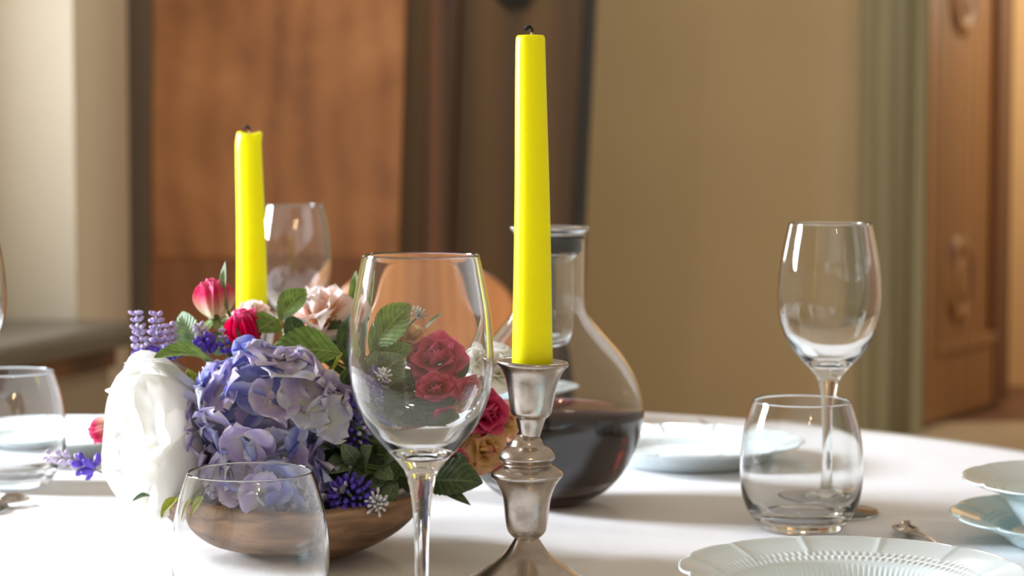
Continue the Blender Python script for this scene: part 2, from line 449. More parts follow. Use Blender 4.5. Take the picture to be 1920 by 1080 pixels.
# chair behind the table
CY = 3.0
ch = thing('dining_chair', 'orange-brown wooden dining chair with a rounded solid backrest behind the table', 'chair', (onx(797, CY), CY, 0))
zc = W(800, 497, CY).z
prof = []
for i in range(33):
    a = math.pi * i / 32
    prof.append((0.150 * math.copysign(abs(math.cos(a)) ** 0.62, math.cos(a)), zc - 0.16 + 0.16 * math.sin(a) ** 0.80))
outline = [(-0.11, zc - 0.36), (0.11, zc - 0.36)] + prof
bevel(mk('backrest', extrude_xz('backrest', outline, -0.012, 0.012, M_CHAIRWOOD), ch), 0.006)
seat = bevel(mk('seat', prism('seat', [(-0.19, -0.42), (0.19, -0.42), (0.21, -0.02), (-0.21, -0.02)], 0.43, 0.46, M_CHAIRWOOD), ch), 0.01)
for sx in (-1, 1):
    mk('leg', tube('leg', [(sx * 0.17, -0.38, 0), (sx * 0.17, -0.38, 0.43)], [0.014, 0.02], M_CHAIRWOOD, 10), ch)
    mk('leg', tube('leg', [(sx * 0.17, 0.02, 0), (sx * 0.14, -0.03, 0.44), (sx * 0.10, 0.0, zc - 0.3)], [0.014, 0.02, 0.015], M_CHAIRWOOD, 10), ch)
mk('stretcher', tube('stretcher', [(-0.17, -0.37, 0.2), (0.17, -0.37, 0.2)], 0.009, M_CHAIRWOOD, 8), ch)

# ------------------------------------------------------------------ table and cloth
TC = Vector((-0.12, 1.60)); TR = 0.72
M_TABLE = wood('table_wood', srgb(80, 52, 32), srgb(110, 74, 46), srgb(130, 90, 56), 0.5, 3)
tb = thing('round_table', 'round wooden dining table standing under the white tablecloth', 'table', (TC.x, TC.y, 0))
mk('tabletop', lathe('tabletop', [(0, TABLE - 0.04), (TR - 0.015, TABLE - 0.04), (TR - 0.006, TABLE - 0.03), (TR - 0.006, TABLE - 0.012), (TR - 0.02, TABLE - 0.004), (0, TABLE - 0.004)], 96, M_TABLE, False), tb)
for i in range(4):
    a = math.pi / 4 + i * math.pi / 2
    mk('leg', tube('leg', [(0.5 * math.cos(a), 0.5 * math.sin(a), 0), (0.46 * math.cos(a), 0.46 * math.sin(a), TABLE - 0.04)], [0.022, 0.034], M_TABLE, 12), tb)

m, t, b, o = nt('white_linen')
b.inputs['Base Color'].default_value = (0.86, 0.85, 0.85, 1); b.inputs['Roughness'].default_value = 0.9
b.inputs['Specular IOR Level'].default_value = 0.2
tc = N(t, 'ShaderNodeTexCoord')
w1 = N(t, 'ShaderNodeTexWave', Scale=220.0, Distortion=1.0); w1.bands_direction = 'X'
w2 = N(t, 'ShaderNodeTexWave', Scale=220.0, Distortion=1.0); w2.bands_direction = 'Y'
ad = N(t, 'ShaderNodeMath', operation='ADD')
nz = N(t, 'ShaderNodeTexNoise', Scale=14.0, Detail=6.0)
for q in (w1, w2, nz): t.links.new(tc.outputs['Object'], q.inputs['Vector'])
t.links.new(w1.outputs['Fac'], ad.inputs[0]); t.links.new(w2.outputs['Fac'], ad.inputs[1])
b1 = N(t, 'ShaderNodeBump', Strength=0.25, Distance=0.0004); t.links.new(ad.outputs[0], b1.inputs['Height'])
b2 = N(t, 'ShaderNodeBump', Strength=0.35, Distance=0.004); t.links.new(nz.outputs[0], b2.inputs['Height'])
t.links.new(b1.outputs[0], b2.inputs['Normal']); t.links.new(b2.outputs[0], b.inputs['Normal'])
M_LINEN = m
v, f = [], []
NR, NA = 46, 160
radii = [TR * (i / 30) for i in range(31)] + [None] * 15
for i in range(NR):
    for j in range(NA):
        a = 2 * math.pi * j / NA
        if i <= 30:
            r = max(radii[i], 0.002); z = 0.0
            x, y = r * math.cos(a), r * math.sin(a)
            z = 0.0005 * (math.sin(7 * x + 3 * y) * math.sin(5 * y - 2 * x)) - 0.0005
        else:
            s = (i - 30) / 15
            drop = 0.34 * s
            fold = 0.035 * s * (math.sin(13 * a) + 0.5 * math.sin(29 * a + 1)) 
            r = TR + 0.012 * min(1, s * 6) + 0.03 * s + fold; z = -0.012 * min(1, s * 3) - drop
            x, y = r * math.cos(a), r * math.sin(a)
        v.append((x, y, z))
for i in range(NR - 1):
    for j in range(NA):
        k2 = (j + 1) % NA
        f.append((i * NA + j, i * NA + k2, (i + 1) * NA + k2, (i + 1) * NA + j)[::-1])
f.append(tuple(range(NA)))
cl = mk('tablecloth', mesh('tablecloth', v, f, M_LINEN), loc=(TC.x, TC.y, TABLE))
tag(cl, 'white linen tablecloth draped over the round dining table', 'tablecloth')

# ------------------------------------------------------------------ plates
def glaze(name, col):
    m, t, b, o = nt(name)
    tc = N(t, 'ShaderNodeTexCoord'); nz = N(t, 'ShaderNodeTexNoise', Scale=14.0, Detail=4.0)
    t.links.new(tc.outputs['Object'], nz.inputs['Vector'])
    r = ramp(t, [(0.3, tuple(c * 0.96 for c in col[:3]) + (1,)), (0.7, col)])
    t.links.new(nz.outputs[0], r.inputs[0]); t.links.new(r.outputs[0], b.inputs['Base Color'])
    b.inputs['Roughness'].default_value = 0.16
    b.inputs['Coat Weight'].default_value = 0.3; b.inputs['Coat Roughness'].default_value = 0.05
    return m
M_CELADON = glaze('celadon_glaze', srgb(232, 244, 246))
M_MINT = glaze('mint_glaze', srgb(198, 224, 225))

def plate_mesh(name, top, under, R, mat, flute, weave, lobes=12, n=720):
    """top/under: (radius, height) lists from the centre out / from the rim in"""
    tp = crom(top, 5); un = crom(under, 3)
    prof = tp + un
    nt_ = len(tp)
    v, f = [], []
    for i, (r, z) in enumerate(prof):
        for j in range(n):
            a = 2 * math.pi * j / n
            s = abs(math.sin(lobes * a / 2))
            q = max(0.0, (r / R - 0.72) / 0.28)
            rr = r * (1 - 0.035 * q * (1 - s) ** 2.2)
            zz = z
            if i < nt_:
                if r > weave[1]: zz += 0.0007 * max(0.0, 1 - s * 5.0) * min(1, q * 3)
                if flute[0] < r < flute[1]:
                    e = math.sin(math.pi * (r - flute[0]) / (flute[1] - flute[0]))
                    zz += 0.0006 * e * math.sin(120 * a)
                if weave[0] < r < weave[1]:
                    p = (r - weave[0]) / (weave[1] - weave[0])
                    zz += 0.0005 * math.sin(2 * math.pi * p) * math.sin(110 * a)
            v.append((max(rr, 0.0005) * math.cos(a), max(rr, 0.0005) * math.sin(a), zz))
    for i in range(len(prof) - 1):
        for j in range(n):
            k2 = (j + 1) % n
            f.append((i * n + j, i * n + k2, (i + 1) * n + k2, (i + 1) * n + j))
    f.append(tuple(range(n))[::-1]); f.append(tuple(range((len(prof) - 1) * n, len(prof) * n)))
    return mesh(name, v, f, mat)
ME_DIN = plate_mesh('dinner_plate', [(0, .006), (.03, .006), (.058, .0062), (.064, .0075), (.069, .0105), (.073, .0130), (.079, .0148), (.088, .0172), (.097, .0198), (.1045, .0218), (.106, .0216)],
                    [(.106, .0205), (.098, .0178), (.076, .0098), (.063, .001), (.060, 0), (.056, 0), (.054, .0025), (0, .0028)], .106, M_MINT, (.062, .073), (.0745, .083))
ME_DINW = ME_DIN.copy(); ME_DINW.materials[0] = M_CELADON
ME_SOUP = plate_mesh('soup_plate', [(0, .006), (.025, .0062), (.045, .008), (.053, .0125), (.058, .0190), (.0625, .0268), (.067, .0315), (.073, .0338), (.081, .0363), (.090, .0392), (.0965, .0417), (.098, .0416)],
                     [(.098, .0404), (.090, .0376), (.070, .0300), (.062, .018), (.052, .004), (.050, 0), (.046, 0), (.044, .0025), (0, .0028)], .098, M_CELADON, (.053, .066), (.069, .079))

def plate(me, name, px_or_x, Y, z, label, group, rot=0.0, X=None):
    x = onx(px_or_x, Y) if X is None else X
    o = mk(name, me, loc=(x, Y, TABLE + z)); o.rotation_euler = (0, 0, rot)
    return tag(o, label, 'plate', group)
GP = 'scalloped plates on the tablecloth'
plate(ME_DIN, 'dinner_plate', 1603, 1.185, 0.0003, 'pale mint dinner plate beneath the nearest soup plate at the bottom right', GP, 0.1)
plate(ME_SOUP, 'soup_plate', 1603, 1.185, 0.0066, 'nearest pale celadon soup plate with scalloped rim and ribbed well, bottom right corner', GP, 0.17)
plate(ME_DIN, 'dinner_plate', 2072, 1.505, 0.0003, 'mint green scalloped dinner plate, the lower of the two at the right edge', GP, 0.05)
plate(ME_SOUP, 'soup_plate', 2072, 1.505, 0.0066, 'pale celadon soup plate stacked on the mint plate at the right edge', GP, 0.3)
plate(ME_DINW, 'dinner_plate', 1292, 1.90, 0.0003, 'white scalloped plate in the sun between the wine decanter and the tumbler', GP, 0.2)
plate(ME_DINW, 'dinner_plate', 915, 2.17, 0.0003, 'pale dinner plate under the soup plate behind the wine decanter', GP, 0.4)
plate(ME_SOUP, 'soup_plate', 915, 2.17, 0.0066, 'white soup plate seen through the clear shoulder of the wine decanter', GP, 0.1)
plate(ME_DINW, 'dinner_plate', 95, 1.965, 0.0003, 'pale plate at the far left behind the left-hand tumbler', GP, 0.25)

# ------------------------------------------------------------------ glasses
wg_out = [(0.0, 0.0012), (0.020, 0.0008), (0.036, 0.0), (0.0392, 0.0004), (0.0398, 0.0014), (0.0385, 0.0024), (0.030, 0.0036), (0.018, 0.0056), (0.0095, 0.0090)]
wg_stem = [(0.0095, 0.0090), (0.0062, 0.0140), (0.0046, 0.024), (0.0039, 0.042), (0.0040, 0.062), (0.0046, 0.078), (0.0056, 0.090), (0.0077, 0.1015), (0.0098, 0.1075)]
wg_bowl = [(0.0098, 0.1075), (0.0150, 0.1140), (0.0208, 0.1200), (0.0288, 0.1294), (0.0338, 0.1383), (0.0380, 0.150), (0.0399, 0.1625), (0.0401, 0.1736), (0.0389, 0.1912), (0.0360, 0.2089), (0.0324, 0.2262)]
wg_in = [(0.0314, 0.2262), (0.0350, 0.2085), (0.0379, 0.1912), (0.0391, 0.1736), (0.0388, 0.1630), (0.0368, 0.1512), (0.0324, 0.1402), (0.0268, 0.1318), (0.0180, 0.1230), (0.0095, 0.1180), (0.0, 0.1168)]
ME_FOOT = lathe('foot', crom(wg_out, 4), 72, M_GLASS)
ME_STEM = lathe('stem', crom(wg_stem, 5), 40, M_GLASS)
ME_BOWL = lathe('bowl', crom(wg_bowl, 5) + [(0.0319 + 0.0005 * math.cos(q_ * math.pi / 8), 0.2262 + 0.0012 * math.sin(q_ * math.pi / 8)) for q_ in range(1, 8)] + crom(wg_in, 5), 96, M_GLASS)
GW = 'stemmed wine glasses on the table'
def wine_glass(px, Y, label):
    o = thing('wine_glass', label, 'wine glass', (onx(px, Y), Y, TABLE + 0.0002), None, GW)
    mk('foot', ME_FOOT, o); mk('stem', ME_STEM, o); mk('bowl', ME_BOWL, o)
    return o
wine_glass(789, 1.162, 'large empty wine glass in the foreground in front of the flowers')
wine_glass(1557, 1.64, 'empty wine glass behind the tumbler on the right')
wine_glass(548, 2.16, 'empty wine glass behind the shorter yellow candle')
wine_glass(-89, 1.65, 'empty wine glass cut off by the left edge of the photo')

tk = 0.0733 / 2 / 92.0
t_out = [(0.0, 0.0016), (0.020, 0.0014), (0.0285, 0.0002), (0.0315, 0.0010), (0.0352, 0.0060), (0.0410, 0.0150), (0.0446, 0.0265), (0.0462, 0.0420), (0.0458, 0.0570), (0.0437, 0.0730), (0.0400, 0.0870), (0.03680, 0.0962)]
t_in = [(0.0357, 0.0962), (0.0388, 0.0870), (0.0425, 0.0730), (0.0446, 0.0570), (0.0449, 0.0420), (0.0430, 0.0290), (0.0390, 0.0190), (0.0320, 0.0125), (0.0200, 0.0095), (0.0, 0.0088)]
ME_TUMB = lathe('tumbler', crom(t_out, 5) + [(0.03625 + 0.00055 * math.cos(q_ * math.pi / 8), 0.0962 + 0.0010 * math.sin(q_ * math.pi / 8)) for q_ in range(1, 8)] + crom(t_in, 5), 96, M_GLASS)
GT = 'stemless tumblers on the table'
def tumbler(px, Y, label, s=1.0):
    o = mk('tumbler', ME_TUMB, loc=(onx(px, Y), Y, TABLE + 0.0002)); o.scale = (s, s, s)
    return tag(o, label, 'tumbler', GT)
tumbler(465, 1.225, 'clear empty tumbler in the foreground in front of the hydrangea')
tumbler(1507, 1.572, 'clear empty tumbler on the right beside the nearest soup plate')
tumbler(14, 1.775, 'clear empty tumbler at the left edge beside the white peony')

# ------------------------------------------------------------------ wine decanter
DY = 1.685; dk = DY / F
def dz(y): return (958 - y) * dk
M_STEEL = plain('brushed_steel', (0.55, 0.55, 0.56, 1), 0.25, 0.1, 30, metal=1.0)
M_RUBBER = plain('dark_grey_gasket', srgb(60, 64, 62), 0.5, 0.1, 30)
dec = thing('wine_decanter', 'round glass decanter half full of red wine with a steel collar', 'decanter', (onx(1031, DY), DY, TABLE + 0.0003))
d_out = [(0.0, 0.003), (0.018, 0.001), (0.024, 0.0), (0.029, 0.0018)] + [(hw * dk, dz(y)) for hw, y in
         ((104, 935), (140, 899), (160, 860), (174, 820), (178, 786), (172, 747), (158, 710), (136, 675), (106, 640), (82, 613), (69, 592), (65, 560), (65, 520), (66, 450))]
d_in = [(hw * dk, dz(y)) for hw, y in
        ((62, 450), (61, 520), (61.5, 560), (65, 594), (78, 617), (102, 644), (132, 678), (154, 712), (168, 748), (174, 786), (170, 819), (156, 858), (136, 896), (100, 930))] + [(0.026, 0.0058), (0.014, 0.0050), (0.0, 0.005)]
mk('glass_body', lathe('glass_body', crom(d_out, 5) + crom(d_in, 5), 96, M_GLASS), dec)
wine_r = [(hw * dk, dz(y)) for hw, y in ((100.5, 929), (137.5, 895), (157.5, 857.5), (171, 818), (174.5, 792), (175, 778))]
wprof = [(0.0, 0.0044), (0.014, 0.0044), (0.027, 0.0055)] + wine_r
mk('red_wine', lathe('red_wine', crom(wprof, 4) + [(0.0, dz(778))], 96, M_WINE), dec)
mk('steel_collar', lathe('steel_collar', [(0.0612 * 1, dz(452)), (0.0615, dz(452))][:0] + crom([(67 * dk, dz(452)), (68 * dk, dz(446)), (74 * dk, dz(441)), (74.5 * dk, dz(437)), (72 * dk, dz(435)), (64 * dk, dz(437)), (60 * dk, dz(446)), (60 * dk, dz(452))], 4)
   + [(67 * dk, dz(452))], 64, M_STEEL), dec)
mk('gasket', lathe('gasket', [(60.8 * dk, dz(450)), (60.8 * dk, dz(482)), (56 * dk, dz(482)), (56 * dk, dz(450)), (60.8 * dk, dz(450))], 64, M_RUBBER), dec)
ins_o = [(0.0, dz(662)), (22 * dk, dz(661)), (38 * dk, dz(652)), (45 * dk, dz(632)), (46 * dk, dz(600)), (46 * dk, dz(540)), (46 * dk, dz(500)), (55 * dk, dz(486))]
ins_i = [(53 * dk, dz(484)), (43 * dk, dz(500)), (43 * dk, dz(540)), (43 * dk, dz(600)), (42 * dk, dz(630)), (35 * dk, dz(648)), (20 * dk, dz(656)), (0.0, dz(657))]
mk('pouring_insert', lathe('pouring_insert', crom(ins_o, 5) + crom(ins_i, 5), 64, M_GLASS), dec)

# ------------------------------------------------------------------ candlesticks and candles
CKY = 1.36; ck = CKY / F
m, t, b, o = nt('tarnished_silver')
tc = N(t, 'ShaderNodeTexCoord'); nz = N(t, 'ShaderNodeTexNoise', Scale=55.0, Detail=6.0); n2 = N(t, 'ShaderNodeTexNoise', Scale=420.0, Detail=3.0)
t.links.new(tc.outputs['Object'], nz.inputs['Vector']); t.links.new(tc.outputs['Object'], n2.inputs['Vector'])
r = ramp(t, [(0.3, (0.36, 0.31, 0.265, 1)), (0.65, (0.64, 0.57, 0.50, 1))])
t.links.new(nz.outputs[0], r.inputs[0]); t.links.new(r.outputs[0], b.inputs['Base Color'])
b.inputs['Metallic'].default_value = 1.0
rr = N(t, 'ShaderNodeMapRange'); rr.inputs[1].default_value = 0.3; rr.inputs[2].default_value = 0.7; rr.inputs[3].default_value = 0.34; rr.inputs[4].default_value = 0.16
t.links.new(nz.outputs[0], rr.inputs[0]); t.links.new(rr.outputs[0], b.inputs['Roughness'])
bp = N(t, 'ShaderNodeBump', Strength=0.04, Distance=0.001); t.links.new(n2.outputs[0], bp.inputs['Height']); t.links.new(bp.outputs[0], b.inputs['Normal'])
M_SILVER = m
def cz(y): return (1110 - y) * ck
def cprof(lst, kk=4): return crom([(hw * ck, cz(y)) for hw, y in lst], kk)
ME_CBASE = lathe('base', [(0, 0.0003)] + cprof([(126, 1110), (129, 1106), (127, 1101), (112, 1095), (100, 1089), (84, 1077), (62, 1062), (45, 1048), (34, 1034), (26, 1022), (23, 1017), (20, 1014)]) + [(0, cz(1014))], 80, M_SILVER)
ME_CURN = lathe('urn', [(0, cz(1017))] + cprof([(22, 1017), (30, 1011), (37, 1000), (41, 980), (43, 960), (46, 940), (52, 922), (60, 908), (66, 901), (68, 897), (68, 893), (64, 888), (55, 882), (46, 877), (44, 874)]) + [(0, cz(874))], 80, M_SILVER)
ME_CKNOP = lathe('knop', [(0, cz(876))] + cprof([(44, 876), (46, 871), (52, 866), (53, 861), (50, 854), (43, 846), (34, 841), (31, 837), (28, 830), (22, 824), (19, 821)]) + [(0, cz(821))], 80, M_SILVER)
ME_CCUP = lathe('cup', [(0, cz(823))] + cprof([(19, 823), (23, 808), (26, 796), (29, 788), (34, 784), (38, 778), (41, 764), (44, 744), (49, 720), (56, 702), (62, 693), (66, 689), (68, 685), (67, 681), (63, 680), (55, 686), (45, 694), (40, 702)])
               + [(40 * ck, cz(740)), (0, cz(740))], 80, M_SILVER)
wax, t, b, o = nt('yellow_candle_wax')
tc = N(t, 'ShaderNodeTexCoord'); nz = N(t, 'ShaderNodeTexNoise', Scale=25.0, Detail=3.0); t.links.new(tc.outputs['Object'], nz.inputs['Vector'])
r = ramp(t, [(0.3, (0.97, 0.86, 0.0, 1)), (0.7, (0.98, 0.89, 0.0, 1))]); t.links.new(nz.outputs[0], r.inputs[0]); t.links.new(r.outputs[0], b.inputs['Base Color'])
b.inputs['Roughness'].default_value = 0.38; b.inputs['Specular IOR Level'].default_value = 0.3
b.inputs['Subsurface Weight'].default_value = 0.85; b.inputs['Subsurface Radius'].default_value = (1.0, 0.9, 0.1); b.inputs['Subsurface Scale'].default_value = 0.02
M_WAX = wax
M_WICK = plain('burnt_black_wick', srgb(24, 22, 24), 0.8, 0.3, 300)
M_WICKB = plain('cream_wick', srgb(205, 175, 130), 0.8, 0.2, 300)

def candlestick(x, y, label, tilt=(0, 0)):
    o = thing('candlestick', label, 'candlestick', (x, y, TABLE + 0.0003), None, 'silver candlesticks')
    mk('base', ME_CBASE, o); mk('urn', ME_CURN, o); mk('knop', ME_CKNOP, o)
    c = mk('cup', ME_CCUP, o)
    P = Vector((0, 0, cz(822)))
    c.matrix_local = Matrix.Translation(P + Vector((0.002, 0, 0))) @ Matrix.Rotation(math.radians(tilt[0]), 4, 'Y') @ Matrix.Rotation(math.radians(tilt[1]), 4, 'X') @ Matrix.Translation(-P)
    return o
def candle(x, y, z0, z1, r0, r1, label, lean, crooked=0.0):
    o = thing('candle', label, 'candle', (x, y, z0), None, 'yellow taper candles')
    L = z1 - z0
    n = 48; prof = [(0, 0), (r0, 0)] + [(r0 + (r1 - r0) * i / 20, L * i / 20) for i in range(1, 20)] + [(r1, L - 0.003), (r1 * 0.97, L - 0.0012), (r1 * 0.88, L - 0.0001), (r1 * 0.75, L), (r1 * 0.4, L - 0.0012), (0.0, L - 0.0018)]
    me = lathe('wax_body', prof, n, M_WAX)
    for vv in me.vertices:
        s = vv.co.z / L
        vv.co.x += 0.0007 * math.sin(5 * s) * s + (0.001 * crooked * s if s > 0.98 else 0)
        vv.co.z += crooked * 0.0012 * math.sin(math.atan2(vv.co.y, vv.co.x) * 2 + 1) * (1 if s > 0.97 else 0)
    mk('wax_body', me, o)
    mk('wick', tube('wick', [(0, 0, L - 0.003), (0.0004, 0, L + 0.002)], 0.0009, M_WICKB), o)
    mk('burnt_wick', tube('burnt_wick', [(0.0004, 0, L + 0.0015), (0.0003, 0, L + 0.004), (-0.0012, 0, L + 0.0055), (-0.0035, -0.0005, L + 0.0048), (-0.0048, -0.0008, L + 0.003), (-0.0035, -0.001, L + 0.0032), (-0.0015, -0.001, L + 0.0048)],
                            [0.0009, 0.0010, 0.0011, 0.0011, 0.0009, 0.0008, 0.0006], M_WICK), o)
    o.rotation_euler = (0, math.radians(lean), 0)
    return o
CX = onx(988, CKY)
candlestick(CX, CKY, 'tarnished silver candlestick holding the tall yellow candle', (2.2, 0))
candle(onx(998.5, CKY), CKY, TABLE + cz(704), TABLE + cz(69), 39 * ck, 27.5 * ck, 'tall yellow taper candle in the silver candlestick in front of the decanter', -0.2)
C2Y = 1.75; c2k = C2Y / F
candlestick(onx(471, C2Y), C2Y, 'silver candlestick hidden by the flowers under the shorter yellow candle')
zt2 = W(470, 249, C2Y).z
candle(onx(471.5, C2Y), C2Y, TABLE + cz(704), zt2, 0.0131, 0.0106, 'shorter yellow candle rising behind the flowers on the left', -0.5, 1.0)

# ------------------------------------------------------------------ cutlery and the fallen petal
def cutlery(name, A, B, label, cat):
    """fork or spoon lying on the cloth: A = end of the ornate handle, B = end of the head"""
    A = Vector((A[0], A[1], 0)); B = Vector((B[0], B[1], 0))
    ang = math.atan2(B.y - A.y, B.x - A.x); L = (B - A).length
    o = thing(name, label, cat, (A.x, A.y, TABLE + 0.0006), Quaternion((0, 0, 1), ang), 'silver cutlery on the cloth')
    # leaf-shaped openwork end of the handle
    ring = [(0.015 - 0.015 * math.cos(a), 0.0075 * math.sin(a) * (1 - 0.25 * math.cos(a)), 0.0030 + 0.0015 * math.sin(a * 0.5)) for a in [2 * math.pi * i / 24 for i in range(25)]]
    mk('handle_ornament', tube('handle_ornament', ring, 0.0017, M_SILVER, 8), o)
    mk('handle_ornament', tube('handle_ornament', [(0.001, 0.0, 0.003), (0.009, 0.004, 0.0065), (0.018, -0.003, 0.007), (0.030, 0.001, 0.004)], [0.001, 0.0026, 0.0026, 0.002], M_SILVER, 8), o)
    pts = [(0.023 + (L * 0.66 - 0.023) * i / 8, 0.0, 0.0026 + 0.004 * math.sin(math.pi * i / 8)) for i in range(9)]
    mk('handle', tube('handle', pts, [0.0032, 0.0026, 0.0022, 0.002, 0.002, 0.002, 0.0021, 0.0022, 0.0024], M_SILVER, 10), o)
    return o, L
fo, L = cutlery('fork', (onx(1692, 1.562), 1.562), (onx(1838, 1.39), 1.39), 'silver fork with an ornate leaf-shaped handle end beside the nearest soup plate', 'fork')
mk('head', prism('head', [(L * 0.65, -0.003), (L * 0.72, -0.009), (L * 0.82, -0.010), (L * 0.82, 0.010), (L * 0.72, 0.009), (L * 0.65, 0.003)], 0.0018, 0.0032, M_SILVER), fo)
for yy in (-0.0085, -0.003, 0.003, 0.0085):
    mk('tine', tube('tine', [(L * 0.815, yy, 0.0026), (L * 0.92, yy, 0.0018), (L, yy, 0.003)], [0.0014, 0.0012, 0.0007], M_SILVER, 6), fo)
spn, L = cutlery('spoon', (onx(44, 1.685), 1.685), (onx(-180, 1.60), 1.60), 'silver spoon with an ornate handle end at the left edge of the table', 'spoon')
mk('bowl', lathe('bowl', crom([(0.0, 0.0004), (0.008, 0.001), (0.013, 0.004), (0.0145, 0.0068), (0.0135, 0.0066), (0.012, 0.0045), (0.007, 0.0019), (0.0, 0.0013)], 3), 24, M_SILVER), spn, Matrix.Translation((L * 0.83, 0, 0)) @ Matrix.Diagonal((1.5, 1, 1, 1)))

# ------------------------------------------------------------------ wooden bowl
BY = 1.47; BX = onx(545, BY); BZ = TABLE + 0.0003
m, t, b, o = nt('rustic_bowl_wood')
tc = N(t, 'ShaderNodeTexCoord'); mp = N(t, 'ShaderNodeMapping'); mp.inputs['Scale'].default_value = (1, 1, 5)
t.links.new(tc.outputs['Object'], mp.inputs[0])
n1 = N(t, 'ShaderNodeTexNoise', Scale=13.0, Detail=8.0, Distortion=2.0); t.links.new(mp.outputs[0], n1.inputs['Vector'])
r = ramp(t, [(0.28, srgb(76, 54, 40)), (0.48, srgb(132, 100, 74)), (0.66, srgb(170, 132, 96)), (0.8, srgb(104, 76, 56))])
t.links.new(n1.outputs[0], r.inputs[0]); t.links.new(r.outputs[0], b.inputs['Base Color']); b.inputs['Roughness'].default_value = 0.55
bp = N(t, 'ShaderNodeBump', Strength=0.3, Distance=0.002); t.links.new(n1.outputs[0], bp.inputs['Height']); t.links.new(bp.outputs[0], b.inputs['Normal'])
M_BOWL = m
bprof = crom([(0.0, 0.0), (0.030, 0.0), (0.036, 0.0012), (0.058, 0.0085), (0.078, 0.0205), (0.092, 0.0350), (0.0985, 0.0450), (0.0975, 0.0478), (0.0945, 0.0480), (0.088, 0.0390), (0.074, 0.0245), (0.054, 0.0135), (0.030, 0.0075), (0.0, 0.0070)], 5)
me = lathe('wooden_bowl', bprof, 90, M_BOWL)
for vv in me.vertices:
    a = math.atan2(vv.co.y, vv.co.x); rr_ = math.hypot(vv.co.x, vv.co.y)
    vv.co.z += (rr_ / 0.0985) ** 3 * (0.0016 * math.sin(2 * a + 0.6) + 0.0008 * math.sin(5 * a))
tag(mk('wooden_bowl', me, loc=(BX, BY, BZ)), 'shallow rustic wooden bowl holding the flower arrangement', 'bowl')
CORE = Vector((BX, BY, TABLE + 0.055))

# floral foam the stems are stuck into
M_FOAM = plain('dark_green_floral_foam', srgb(52, 66, 40), 0.95, 0.3, 60, 0.5, 200)
fv = []
for u in range(0, 13):
    th = math.pi / 2 * u / 12
    fv.append((0.072 * math.cos(th), 0.036 + 0.066 * math.sin(th)))
fo_ = lathe('floral_foam', [(0.0, 0.0085), (0.030, 0.0085), (0.050, 0.016), (0.070, 0.030)] + fv[:-1] + [(0.0, 0.102)], 40, M_FOAM)
tag(mk('floral_foam', fo_, loc=(BX, BY, BZ)), 'dark green floral foam block inside the wooden bowl under the flowers', 'foam')

# ------------------------------------------------------------------ petals and leaves
def petal(name, mat, wpow=0.6, wpeak=0.6, half=0.5, cup=0.5, curl=0.6, ruf=0.0, rk=6, tipn=0.0, nu=9, nv=9, seed=0, notch=0.0):
    """unit petal: base at the origin, grows up Z, outside faces +Y, bends outward by curl"""
    rnd = random.Random(seed)
    ph = rnd.uniform(0, 6.28)
    v, uvs, f = [], [], []
    rho = h = 0.0; pu = 0.0
    for i in range(nu):
        u = i / (nu - 1)
        a = curl * (u ** 1.5)
        if i:
            d = u - pu
            rho += d * math.sin(a); h += d * math.cos(a)
        pu = u
        s = u ** (math.log(0.5) / math.log(wpeak)) if 0 < u < 1 else u
        wd = half * (max(0.0, math.sin(math.pi * min(0.985, 0.06 + 0.94 * s))) ** wpow)
        if tipn: wd *= (1 - tipn * u ** 3)
        for j in range(nv):
            q = 2 * j / (nv - 1) - 1
            x = wd * q
            y = rho - cup * wd * q * q
            z = h - (notch * u ** 3 * (1 - abs(q)) if notch else 0) - 0.10 * q * q * u * 0.5
            rf = ruf * (u ** 2.0) * (0.35 + 0.65 * abs(q)) * math.sin(rk * q + ph) + ruf * 0.6 * u ** 3 * math.sin(rk * 0.7 * q + 2 * ph)
            v.append((x, y + rf * math.cos(a), z - rf * math.sin(a)))
            uvs.append((u, (q + 1) / 2))
    for i in range(nu - 1):
        for j in range(nv - 1):
            f.append((i * nv + j, i * nv + j + 1, (i + 1) * nv + j + 1, (i + 1) * nv + j)[::-1])
    return mesh(name, v, f, mat, True, uvs)

def place(parent, name, me, phi, rho0, z0, tau, s, sw=None, twist=0.0):
    sw = sw or s
    M = (Matrix.Rotation(phi, 4, 'Z') @ Matrix.Translation((0, rho0, z0)) @ Matrix.Rotation(-tau, 4, 'X')
         @ Matrix.Rotation(twist, 4, 'Z') @ Matrix.Diagonal((sw, s, s, 1)))
    return mk(name, me, parent, M)

def leafmesh(name, mat, half=0.3, peak=0.45, pw=0.8, fold=0.25, arch=0.2, serr=0.0, nu=15, nv=7):
    """unit leaf along +X from base to tip, upper side +Z"""
    v, uvs, f = [], [], []
    for i in range(nu):
        u = i / (nu - 1)
        s = u ** (math.log(0.5) / math.log(peak)) if 0 < u < 1 else u
        wd = half * max(0.012, math.sin(math.pi * s)) ** pw
        if serr: wd *= 1 + serr * (1 if i % 2 else -1)
        for j in range(nv):
            q = 2 * j / (nv - 1) - 1
            z = arch * math.sin(math.pi * u * 0.95) + fold * abs(q) * wd - 0.25 * fold * wd * q * q
            z += 0.012 * math.sin(9 * u + 2 * q)
            v.append((u, q * wd, z)); uvs.append((u, (q + 1) / 2))
    for i in range(nu - 1):
        for j in range(nv - 1):
            f.append((i * nv + j, (i + 1) * nv + j, (i + 1) * nv + j + 1, i * nv + j + 1))
    return mesh(name, v, f, mat, True, uvs)

